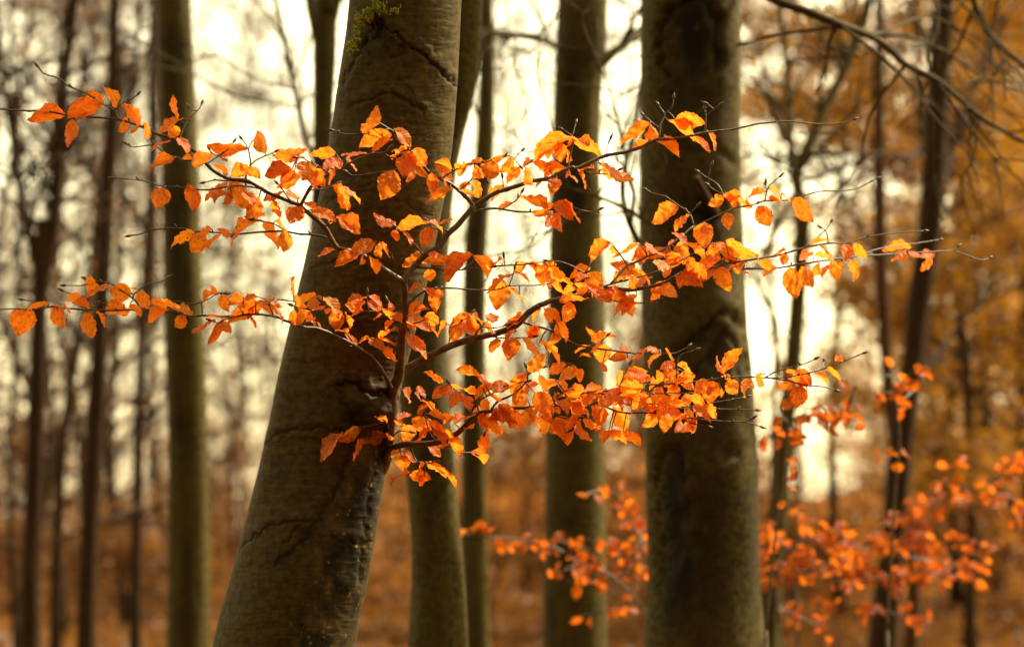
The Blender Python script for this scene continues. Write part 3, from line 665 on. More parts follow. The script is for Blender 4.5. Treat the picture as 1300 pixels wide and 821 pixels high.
def litter():
    ng = np.random.RandomState(12); n = 60000
    D = 20 + 45 * ng.rand(n) ** 1.4; px = ng.uniform(-150, 1450, n)
    x = (px - 650) / FOC * D; y = D
    m = MB(); quads(m, np.stack((x, y, hill(x, y) + ng.uniform(0, .05, n)), -1), .11, ng)
    o = m.build('fallen_leaves', LEAF_BROWN, None, (0, 0, 0), False); o['kind'] = 'stuff'; o['label'] = 'loose rust coloured fallen leaves covering the forest floor'
litter()
# ------------------------------------------------------------------ the leafy branches of the leaning beech
# (branch, start distance or None = from the nearest point of the branch, change of distance along it, start radius px, end radius px, points)
TW = [
 ('stem', 6.34, -.175, 8.5, 4.3, [(478, 604), (487, 590), (492, 572), (496, 530), (499, 495), (506, 478), (509, 450), (511, 425), (514, 400), (513.5, 375), (512.5, 357)]),
 ('A', 6.165, -.14, 4.3, 2.6, [(512.5, 358), (491, 345), (467, 328), (446.5, 320), (428, 314), (420, 302), (413, 289.5), (400, 277), (386, 266), (381.5, 261)]),
 ('A', None, -.14, 2.6, .85, [(381.5, 261), (358.5, 252), (340, 244), (314.6, 230), (294.5, 227.8), (282, 223), (269.7, 216), (252.7, 198), (242, 189), (226, 178), (198.6, 170), (179.4, 161), (151.6, 152), (117.6, 148.8), (83.5, 145.7), (61.9, 141.9), (23.2, 140.3), (0, 138.5), (-30, 136)]),
 ('A', None, -.05, 1.1, .8, [(151.6, 152), (143.9, 139.5), (125.3, 129.5), (108.3, 117.9), (86.6, 109.4), (75.8, 100), (56.5, 94), (48.7, 85.4)]),
 ('A', None, -.03, .9, .7, [(143.9, 139.5), (156, 130), (166, 127), (174, 120.5)]),
 ('A', None, .06, 1.5, .7, [(426, 306), (417, 302.6), (398.6, 298), (380, 297), (358, 293.5), (334.7, 294.3), (316, 295.8), (294.5, 297.4), (272.8, 295), (248, 293.5), (226.4, 289.7), (203, 291.2), (191, 291.2), (180, 296.6), (166, 299)]),
 ('A', None, -.03, .9, .7, [(362.5, 292), (347, 284), (322, 279)]),
 ('A', None, -.06, 2.2, .8, [(382.5, 261), (394, 238), (402, 232.6), (415.8, 222.6), (417.3, 218.7), (432.8, 214.9), (439, 210), (466.8, 196.3), (487, 194), (494, 188.6)]),
 ('A', None, -.05, 1.0, .7, [(417, 218.7), (405, 211), (394, 207), (386, 201), (378, 200)]),
 ('A', None, .02, .9, .6, [(394, 242), (412.7, 239.6), (426.6, 233.4)]),
 ('A', None, 0, .9, .6, [(487, 194), (499, 201), (506, 199)]),
 ('A', None, -.03, .9, .6, [(465, 326.6), (476, 311), (482, 307), (490, 313), (496, 323.5)]),
 ('A', None, .06, 1.3, .7, [(313, 229), (313.5, 217), (318, 209), (316.5, 195), (313, 185), (307, 177)]),
 ('A', None, 0, .8, .6, [(316.5, 190), (319, 181), (326, 175)]),
 ('A', None, -.05, .9, .6, [(318, 209), (326, 203), (340, 197), (349, 193)]),
 ('A', None, .04, 1.0, .6, [(268, 206), (278, 198), (288, 191), (296, 181)]),
 ('A', None, .02, .8, .6, [(276, 200), (270, 196), (266, 190)]),
 ('A', None, .08, 1.2, .6, [(252, 207), (236, 204), (228, 201), (214, 197), (200, 187), (191, 184), (170, 187), (161, 183)]),
 ('A', None, .05, 1.0, .6, [(320, 236), (300, 230), (281, 229), (272, 229), (260, 232)]),
 ('A', None, .03, 1.0, .6, [(330, 241), (300, 236), (262, 241), (240, 239), (205, 236), (190, 232), (179, 229), (145, 226)]),
 ('A', None, .08, 1.0, .6, [(228, 178), (235, 158), (245, 146), (253, 138), (256, 132)]),
 ('A', None, .02, .8, .6, [(249, 141), (242, 140), (240, 137)]),
 ('A', None, -.03, .8, .6, [(372, 256), (362, 246), (358, 240), (353, 234)]),
 ('B', 6.165, .05, 4.2, 3.4, [(512.5, 358), (519, 346.7), (539, 324.3), (558, 312.7), (568.7, 297), (580, 287), (589.4, 276), (601.8, 261.4)]),
 ('B', None, .10, 2.9, 1.9, [(601.8, 261.4), (629.6, 244.4), (640.4, 241.3), (674.5, 230.4), (699.2, 225.8), (722.4, 213.4), (734.8, 212.6), (768, 198), (793, 193.3), (814.7, 186.4), (833, 177)]),
 ('B', None, .14, 1.8, .7, [(833, 177), (854, 176), (872.8, 173.4), (891.4, 168.8), (911.5, 166.5), (934.7, 163.4), (957.9, 158), (980, 155.6), (1006, 154.5), (1038, 157.5), (1070, 156.5), (1083, 152)]),
 ('B', None, -.12, 2.6, .8, [(601.8, 261), (585.4, 244.5), (571.5, 233.6), (548, 221), (540.5, 214.3), (528, 198), (518.9, 189.6), (501.9, 176.4), (498.8, 167), (483, 157), (474.8, 151.7)]),
 ('B', None, -.03, .9, .6, [(498.8, 169.4), (483.3, 170.2), (464.7, 169.4), (440, 170.5), (424, 166)]),
 ('B', None, -.03, .9, .6, [(520, 189), (530, 182), (542, 174)]),
 ('B', None, -.03, .9, .6, [(530, 205), (516, 214), (503.4, 215), (486, 218), (450.8, 222.8), (441.5, 219)]),
 ('B', None, -.02, 1.0, .6, [(548, 221), (560, 226), (577, 216.5), (592.5, 208.8), (612.6, 207), (626.5, 202.6), (640, 199), (650, 199), (659, 208.8)]),
 ('B', None, 0, .8, .6, [(612, 207), (608, 216.5), (612.6, 224), (616, 228)]),
 ('B', None, .02, 1.0, .6, [(584.7, 241.3), (597, 230), (601, 222.7)]),
 ('B', None, 0, 1.0, .6, [(674, 230), (668, 215), (666, 211), (671, 207)]),
 ('B', None, 0, .7, .5, [(639.7, 239.7), (638, 225.8)]),
 ('B', None, .02, .7, .5, [(650, 199), (652, 202), (662, 192)]),
 ('B', None, .05, 1.2, .7, [(722, 213), (724, 196.4), (727.8, 176.3), (721, 169), (714.7, 164.7)]),
 ('B', None, .02, .8, .5, [(725, 173), (731, 157)]),
 ('B', None, .05, .9, .6, [(724, 181), (706, 180), (702, 183)]),
 ('B', None, 0, .7, .5, [(768, 198), (770, 190), (774.5, 177)]),
 ('B', None, .05, 1.1, .7, [(836, 171), (838, 163), (838.8, 158), (843, 149), (843.4, 144), (836.5, 134)]),
 ('B', None, 0, .8, .6, [(843, 143), (852.7, 137), (855, 125.5)]),
 ('B', None, 0, .8, .6, [(838, 162), (828, 156), (818, 147)]),
 ('B', None, 0, 1.0, .7, [(893.7, 167), (896, 148.7), (895, 139)]),
 ('B', None, 0, .8, .6, [(896, 148), (904.5, 140), (913, 134)]),
 ('B', None, 0, .8, .6, [(904.5, 140), (897.6, 132)]),
 ('B', None, .07, 1.4, .7, [(595.6, 272), (612.6, 266), (632.7, 265), (659, 269), (684, 268.3), (702, 266), (722, 262), (740, 267.6), (752.8, 269), (760.5, 266)]),
 ('B', None, .02, .8, .6, [(637, 265), (656, 253.6), (662, 244.4)]),
 ('B', None, -.03, 1.1, .6, [(572, 294), (553, 291), (544, 281.8)]),
 ('B', None, -.03, 1.2, .7, [(537.8, 322), (523.8, 308), (512, 297), (503.7, 289.5)]),
 ('B', None, .04, .9, .5, [(726.5, 216.5), (743.5, 218), (771, 221), (785, 216)]),
 ('B', None, .02, .8, .5, [(728, 216), (738, 224), (746, 238)]),
 ('B', None, .05, 1.2, .7, [(529, 344), (551, 340.5), (571, 343.6), (600.5, 340.5), (639, 337), (665, 336), (690, 333), (698, 342)]),
 ('B', None, 0, .7, .5, [(643, 336.5), (639.5, 327)]),
 ('B', None, .03, .9, .6, [(590, 341), (601, 331), (600, 323), (585, 324)]),
 ('stem', None, .08, 1.4, .6, [(516, 388), (526, 379), (537, 371), (549.5, 366.5), (575.8, 365.7), (592.8, 367.6), (617.6, 368), (636, 366.5), (648.5, 362.6), (685.6, 361.9), (705, 358)]),
 ('stem', None, -.03, .8, .6, [(648, 362.6), (651, 350), (653, 342)]),
 ('stem', None, -.05, 1.6, .7, [(510, 413), (497, 401.8), (484.7, 396.4), (460, 394.9), (436.7, 395.6), (416.6, 389.4), (408, 383)]),
 ('stem', None, 0, .9, .6, [(497, 401.8), (495, 392), (492, 383)]),
 ('stem', None, 0, .9, .6, [(466, 395), (466, 384), (466, 373)]),
 ('stem', None, -.04, 1.1, .6, [(509, 455), (490, 444), (476, 431), (468, 429), (453, 435)]),
 ('stem', None, 0, 1.0, .6, [(513, 410), (530, 410), (548, 400), (552, 396), (543, 390)]),
 ('C', 6.262, .03, 4.6, 4.0, [(506, 479), (514, 469), (538.7, 455), (571, 439.6), (600.5, 429.5), (628.4, 423.4), (654.7, 413.3), (670, 397.8), (684, 388)]),
 ('C', None, .10, 3.6, 2.2, [(684, 388), (703.4, 381), (740.5, 375.8), (770, 366.5), (794.7, 368), (811, 366.6), (841.9, 359.6), (862, 348)]),
 ('C', None, .25, 2.0, .7, [(862, 348), (880.5, 343.4), (903.7, 340.3), (917.7, 335.6), (946.3, 330.6), (981.9, 325), (1000.4, 320.5), (1022, 314.4), (1051.5, 309), (1074.7, 308.5), (1104.9, 300), (1135.8, 296), (1172.9, 293)]),
 ('C', None, .45, 1.9, .7, [(862, 348), (880, 346), (910, 347), (943, 341.5), (986, 340), (1014, 335.6), (1056, 329.4), (1094.7, 324.8), (1129.6, 323), (1160, 321), (1183.7, 319.4), (1208.5, 317.9), (1215.5, 313)]),
 ('C', None, .1, .8, .6, [(1211, 319), (1230, 325), (1247, 330), (1256, 327)]),
 ('C', None, .2, .9, .6, [(1094, 325), (1115, 316), (1162, 309), (1193, 304)]),
 ('C', None, .05, 1.5, .7, [(748, 373), (771.5, 361.9), (790, 357), (807, 352.6), (821.8, 348.8), (854, 336), (880.5, 321.7)]),
 ('C', None, .14, 1.8, 1.3, [(775, 361), (791.6, 341.8), (797.8, 335.6), (807, 333), (824.9, 324), (840, 318.6), (859, 304.7), (880.4, 287)]),
 ('C', None, .18, 1.3, .6, [(880.4, 287), (886.6, 285.8), (928.4, 265.7), (954.7, 260.3), (971.7, 254.9), (1000, 254), (1040.6, 243.2), (1082.4, 240.9), (1105.6, 230.8), (1112, 227)]),
 ('C', None, .05, 1.2, .8, [(881, 286), (875.8, 271.9), (863, 262), (851, 254), (844.9, 249.4), (830, 246), (821.7, 241.7)]),
 ('C', None, 0, .8, .6, [(875.8, 271), (880, 267), (885, 262)]),
 ('C', None, .03, 1.2, .8, [(927.6, 264.5), (923, 255), (919, 248.7), (911.4, 234.7), (898, 226), (888, 219.3)]),
 ('C', None, 0, .8, .6, [(899, 225), (901, 217), (902.9, 210.8)]),
 ('C', None, 0, .8, .6, [(916, 246), (908, 242), (900.5, 236.3)]),
 ('C', None, 0, .9, .6, [(972.5, 254), (974.8, 239.4), (982, 231), (989.5, 224.7)]),
 ('C', None, 0, .7, .5, [(974, 244), (972, 238), (972, 233)]),
 ('C', None, 0, .8, .5, [(1051.5, 308), (1050, 296), (1047, 292), (1043.7, 289.6)]),
 ('C', None, .05, .8, .5, [(1025, 314), (1039, 300), (1050, 290), (1054.6, 282)]),
 ('C', None, .05, 1.0, .7, [(752, 374), (775, 380), (791.6, 384.3), (811.7, 385), (838.8, 379.7), (843.4, 376.6)]),
 ('C', None, -.05, .9, .6, [(740, 375), (752, 362), (745, 350), (729.7, 339.4), (712.7, 332.5), (695.7, 331)]),
 ('C', None, .06, .8, .6, [(725, 378), (732, 372), (734, 367)]),
 ('C', None, .15, 1.8, .7, [(661.7, 409), (678, 413), (694, 417), (712.7, 426.3), (726.6, 435.6), (739, 439.5), (773, 444), (802.4, 448), (817, 447.8), (854, 448.6), (866, 444), (873.6, 440)]),
 ('C', None, .02, 1.0, .6, [(750, 441), (762, 434), (770, 427)]),
 ('C', None, -.05, .9, .6, [(696, 418), (688, 428), (690, 436), (700, 450), (719, 461)]),
 ('C', None, -.05, 1.0, .6, [(622, 425), (634.6, 428.8), (664, 428.8), (677, 427)]),
 ('C', None, .03, 1.0, .6, [(571, 439), (571, 427), (571, 416), (583.5, 410), (597, 398)]),
 ('C', None, -.04, 1.1, .6, [(600.5, 429), (606, 421), (611, 415.6), (628, 416.4), (644, 412.5)]),
 ('C', None, -.04, 1.0, .6, [(712, 426), (712, 418), (705, 409)]),
 ('D', 6.235, -.2, 2.6, 1.6, [(497, 492), (489, 477), (478.5, 461), (466, 449), (450.6, 439), (432, 428.9), (404, 417.3), (385.7, 415), (361, 406.5)]),
 ('D', None, -.15, 1.5, .7, [(361, 406.5), (352.5, 402.6), (339, 400), (323, 398.8), (284.5, 401.9), (262.8, 400.3), (238, 401), (216.4, 395.7), (179.3, 393.4), (134.6, 394), (88, 392), (65, 389.5), (41.8, 393), (20, 392), (0, 392.6), (-30, 391)]),
 ('D', None, -.02, 1.0, .6, [(179, 392.8), (174, 384), (168.6, 375.6), (178, 367), (188, 360), (204, 358), (212, 353)]),
 ('D', None, .03, 1.0, .6, [(150, 393.5), (134.6, 385.7), (122, 384), (103.6, 374.9), (88, 373), (80.4, 369.4)]),
 ('D', None, .02, .9, .6, [(170, 378), (150, 366), (139, 359.4), (123.7, 357), (110, 354)]),
 ('D', None, .02, .8, .5, [(123, 357.5), (102, 362.5), (83.5, 362)]),
 ('D', None, .03, .9, .6, [(65, 389), (48, 384), (29.4, 380.3)]),
 ('D', None, -.02, .7, .5, [(114, 393), (124, 385)]),
 ('D', None, .02, 1.0, .6, [(256.6, 400), (256.5, 391), (256, 383.5), (266, 379), (276.7, 372.5), (284, 372)]),
 ('D', None, 0, .9, .6, [(256, 384), (244, 386), (225.7, 382.5), (214, 383)]),
 ('D', None, .04, 1.0, .6, [(347, 400), (341.7, 386), (349, 380), (372, 382.5), (380, 384)]),
 ('D', None, .02, 1.0, .6, [(402, 417), (400, 405), (390, 396), (372, 388)]),
 ('D', None, .0, 1.0, .6, [(450, 438), (440, 424), (428, 418)]),
 ('D', None, -.03, 1.1, .6, [(300, 400.5), (284, 406), (277, 410), (268, 407)]),
 ('E', 6.30, -.10, 4.4, 3.2, [(490, 583), (493, 574), (500, 568), (516.8, 563.5), (537, 563.5), (560, 560.4), (577, 552), (586, 545), (596.7, 532.7), (607.6, 523.4)]),
 ('E', None, -.02, 2.5, 1.6, [(607.6, 523.4), (623, 521.9), (638.5, 518.8), (680, 516.5), (700, 509), (737, 499)]),
 ('E', None, .12, 1.5, .6, [(737, 499), (766.6, 496.5), (785, 493.4), (807.8, 488.8), (846.5, 487.3), (891.4, 483.4), (919, 479.6), (950, 478), (977.3, 479.6), (1002, 478), (1036, 471), (1067, 460), (1095, 448.6)]),
 ('E', None, -.05, 1.6, .7, [(623, 521.9), (632.3, 509.5), (647.8, 502.5), (660, 493), (669.4, 483), (671, 472), (688, 466)]),
 ('E', None, 0, .7, .5, [(671, 472), (668, 466)]),
 ('E', None, -.06, 1.1, .6, [(607.8, 523), (606, 511), (613, 506), (628, 498), (640, 490), (668, 484)]),
 ('E', None, 0, .9, .6, [(595, 535), (598, 515), (590, 503), (578, 495), (571, 487)]),
 ('E', None, -.05, 1.0, .6, [(568, 556), (562, 540), (556, 527), (545, 512), (538, 505)]),
 ('E', None, .10, 1.7, .7, [(680, 516.5), (725, 514), (760, 511), (800, 512), (835, 513), (866, 518), (916, 519), (959, 520.5)]),
 ('E', None, .05, 1.3, .7, [(760, 511), (775, 519), (794.5, 524), (816, 523.5), (845, 525), (873, 530), (919, 534.5), (950, 536), (965.6, 541.4)]),
 ('E', None, .0, .7, .5, [(944, 536), (950, 534), (955, 531)]),
 ('E', None, .0, .9, .6, [(845, 525), (866, 533), (880, 537.5), (897.5, 540.6)]),
 ('E', None, .05, .9, .6, [(866, 518), (890, 514), (908, 510.5), (947, 503.5)]),
 ('E', None, -.05, 1.1, .6, [(745, 505), (786, 500), (822, 499), (873, 499)]),
 ('E', None, 0, 1.0, .6, [(784, 494), (790, 482), (799, 463)]),
 ('E', None, 0, .9, .6, [(857, 487), (859, 478), (860, 465), (863.5, 451), (882, 444)]),
 ('E', None, .02, .9, .6, [(700, 509), (715, 498), (727, 494), (748, 499)]),
 ('E', None, 0, .9, .6, [(690, 512), (700, 526), (722, 531), (735, 530)]),
 ('E', None, -.05, 1.1, .6, [(521.5, 564), (527.7, 584), (541.6, 588), (554, 586)]),
 ('E', None, .05, 1.0, .5, [(565, 559), (580, 573), (597, 574), (603, 576)]),
 ('E', None, -.03, 1.0, .6, [(497, 569), (499, 554), (508, 547), (520, 548)]),
 ('E', None, -.06, 1.0, .6, [(496, 570), (492, 556), (494, 545), (490, 535)]),
 ('E', None, -.02, 1.0, .6, [(553, 562), (545, 548), (540, 528), (537, 514), (535, 506)]),
 ('E', None, .05, 1.0, .6, [(640, 519), (628, 526), (620, 540), (616, 548)]),
 ('E', None, .02, .9, .6, [(970, 479), (990, 470), (1020, 462), (1034, 456)]),
 ('E', None, .02, .9, .6, [(973, 479.5), (1000, 483), (1024, 489), (1045, 491), (1060, 495)]),
 ('E', None, .02, .8, .5, [(1046, 467), (1046, 458)]),
]
BR_LABEL = {'stem': None, 'A': None, 'B': None, 'C': None, 'D': None, 'E': None}
branches = {}; SAMP = {k: [] for k in BR_LABEL}; ALL = []
def main_twigs():
    rg = random.Random(11)
    for b, d0, dd, r0, r1, pts in TW:
        if d0 is None:
            S = SAMP[b]; i = min(range(len(S)), key=lambda j: (S[j][0] - pts[0][0]) ** 2 + (S[j][1] - pts[0][1]) ** 2)
            d0 = S[i][2]; pts = [(S[i][0], S[i][1])] + list(pts[1:])
        P2 = np.array(pts, float)
        ln = np.concatenate(([0], np.cumsum(np.hypot(*np.diff(P2, axis=0).T)))); s = ln / ln[-1]
        D = d0 + dd * s + (np.sin(s * 5 + rg.random() * 6) - 0) * .0
        P3 = np.column_stack((P2, D))
        n = max(6, int(ln[-1] / 4))
        Q = spline(P3, n)
        SAMP[b] += [tuple(q) for q in Q]
        wob = np.array([rg.gauss(0, .25) for _ in range(2 * n)]).reshape(n, 2); wob[0] = 0
        Q[:, 2] = [min(d, trunk_front(x, y)) if not (b in ('stem', 'E') and y > 560 and x < 495) else d for x, y, d in Q]
        SAMP[b][-n:] = [tuple(q) for q in Q]
        W = np.array([at(x + w[0] * .5, y + w[1] * .5, d) for (x, y, d), w in zip(Q, wob)])
        rad = np.linspace(r0, r1, n) * mpp(6.2)
        # nodes: the swollen joints of a beech twig
        if r0 < 3:
            for k in range(3, n - 1, max(3, int(20 / 4))): rad[k] *= 1.22
        m = MB(); m.tube(W, rad, 10 if r0 > 2 else 7)
        # buds
        t = W[-1] - W[-2]; t /= np.linalg.norm(t)
        if r1 < 1.2:
            m.tube([W[-1] - t * .001, W[-1] + t * .004, W[-1] + t * .009, W[-1] + t * .015], np.array((1.0, 1.9, 1.5, .2)) * mpp(6.2), 6)
            for k in range(4, n - 1, 6):
                if rg.random() < .45:
                    t2 = W[k + 1] - W[k]; t2 /= np.linalg.norm(t2)
                    d = t2 * .7 + np.array((rg.gauss(0, .4), rg.gauss(0, .3), rg.gauss(.2, .5))); d /= np.linalg.norm(d); L = rg.uniform(.006, .014)
                    m.tube([W[k], W[k] + d * L * .4, W[k] + d * L * .75, W[k] + d * L], np.array((.8, 1.3, 1.1, .15)) * mpp(6.2), 5)
        if b not in branches:
            branches[b] = m.build('branch', TWIG, MAIN, MAINLOC)
        else:
            m.build('twig', TWIG, branches[b], MAINLOC)
main_twigs()
for b, S in SAMP.items():
    ALL += [(x, y, d, b) for x, y, d in S]
ALLXY = np.array([(a[0], a[1]) for a in ALL])

# --- leaf shapes: real curled, folded, wavy leaves of unit length along +Y, width 1 along X
def leaf_mesh(seed, nu=25, nv=8):
    rg = random.Random(seed)
    fold = rg.uniform(.05, .38); curl = rg.uniform(-.3, .6); twist = rg.uniform(-.45, .45); cup = rg.uniform(-.2, .25)
    wav = rg.uniform(.02, .05); ph = rg.random() * 6; fat = rg.uniform(.75, 1.0)
    roll = 0.0 if seed % 5 else rg.uniform(.8, 1.7)
    V = []; UV = []
    for i in range(nu):
        t = i / (nu - 1)
        h = 0.5 * math.sin(math.pi * t ** fat) ** 0.86 * (1 - .18 * t)
        h *= 1.12
        h = max(h, 0.004)
        if 0.03 < t < .97: h *= 1 + .04 * math.sin(t * 50 + ph) + .03 * math.sin(t * 23 + ph * 2)
        ang = curl * (t - .1) ** 2 * 1.6
        yc = t - .18 * abs(curl) * t ** 3; zc = -curl * .42 * t * t + wav * math.sin(5 * t + ph)
        for j in range(nv + 1):
            s = (j / nv - .5) * 2
            x = s * h; a = abs(s)
            z = fold * abs(x) * .75 + cup * x * x * 2 + wav * a * math.sin(t * 24 + ph + (1.3 if s > 0 else 0)) * .7
            z += .011 * math.cos(2 * math.pi * (t - .42 * a * .5) * 8) * min(1, a * 3) + .022 * math.sin(t * 9 + s * 3 + ph)
            if roll:
                r = x * roll * 2.2; x, z = math.sin(r) / (roll * 2.2), (1 - math.cos(r)) / (roll * 2.2) + z * .4
            tw = twist * (t - .3)
            x2 = x * math.cos(tw) - z * math.sin(tw); z2 = x * math.sin(tw) + z * math.cos(tw)
            V.append((x2, yc - a * .0 , z2 + zc)); UV.append((j / nv, t))
    F = []
    holes = set()
    if seed % 7 == 3:
        for _ in range(2): holes.add((rg.randrange(5, nu - 6), rg.randrange(0, 2) if rg.random() < .5 else rg.randrange(nv - 2, nv)))
    if seed % 11 == 5:
        i = rg.randrange(4, nu - 4); holes |= {(i, 0), (i, 1), (i + 1, 0), (i + 1, 1), (i + 2, 0), (i - 1, 0)}
    for i in range(nu - 1):
        for j in range(nv):
            if (i, j) in holes: continue
            a = i * (nv + 1) + j; F.append((a, a + 1, a + nv + 2, a + nv + 1))
    me = bpy.data.meshes.new('leaf'); me.from_pydata(V, [], F)
    uv = me.uv_layers.new(name='UVMap')
    for l in me.loops: uv.data[l.index].uv = UV[l.vertex_index]
    me.polygons.foreach_set('use_smooth', np.ones(len(F), bool)); me.materials.append(LEAF); me.update()
    return me
LEAVES = [leaf_mesh(i) for i in range(24)]
FLAT = [me for i, me in enumerate(LEAVES) if i % 5]

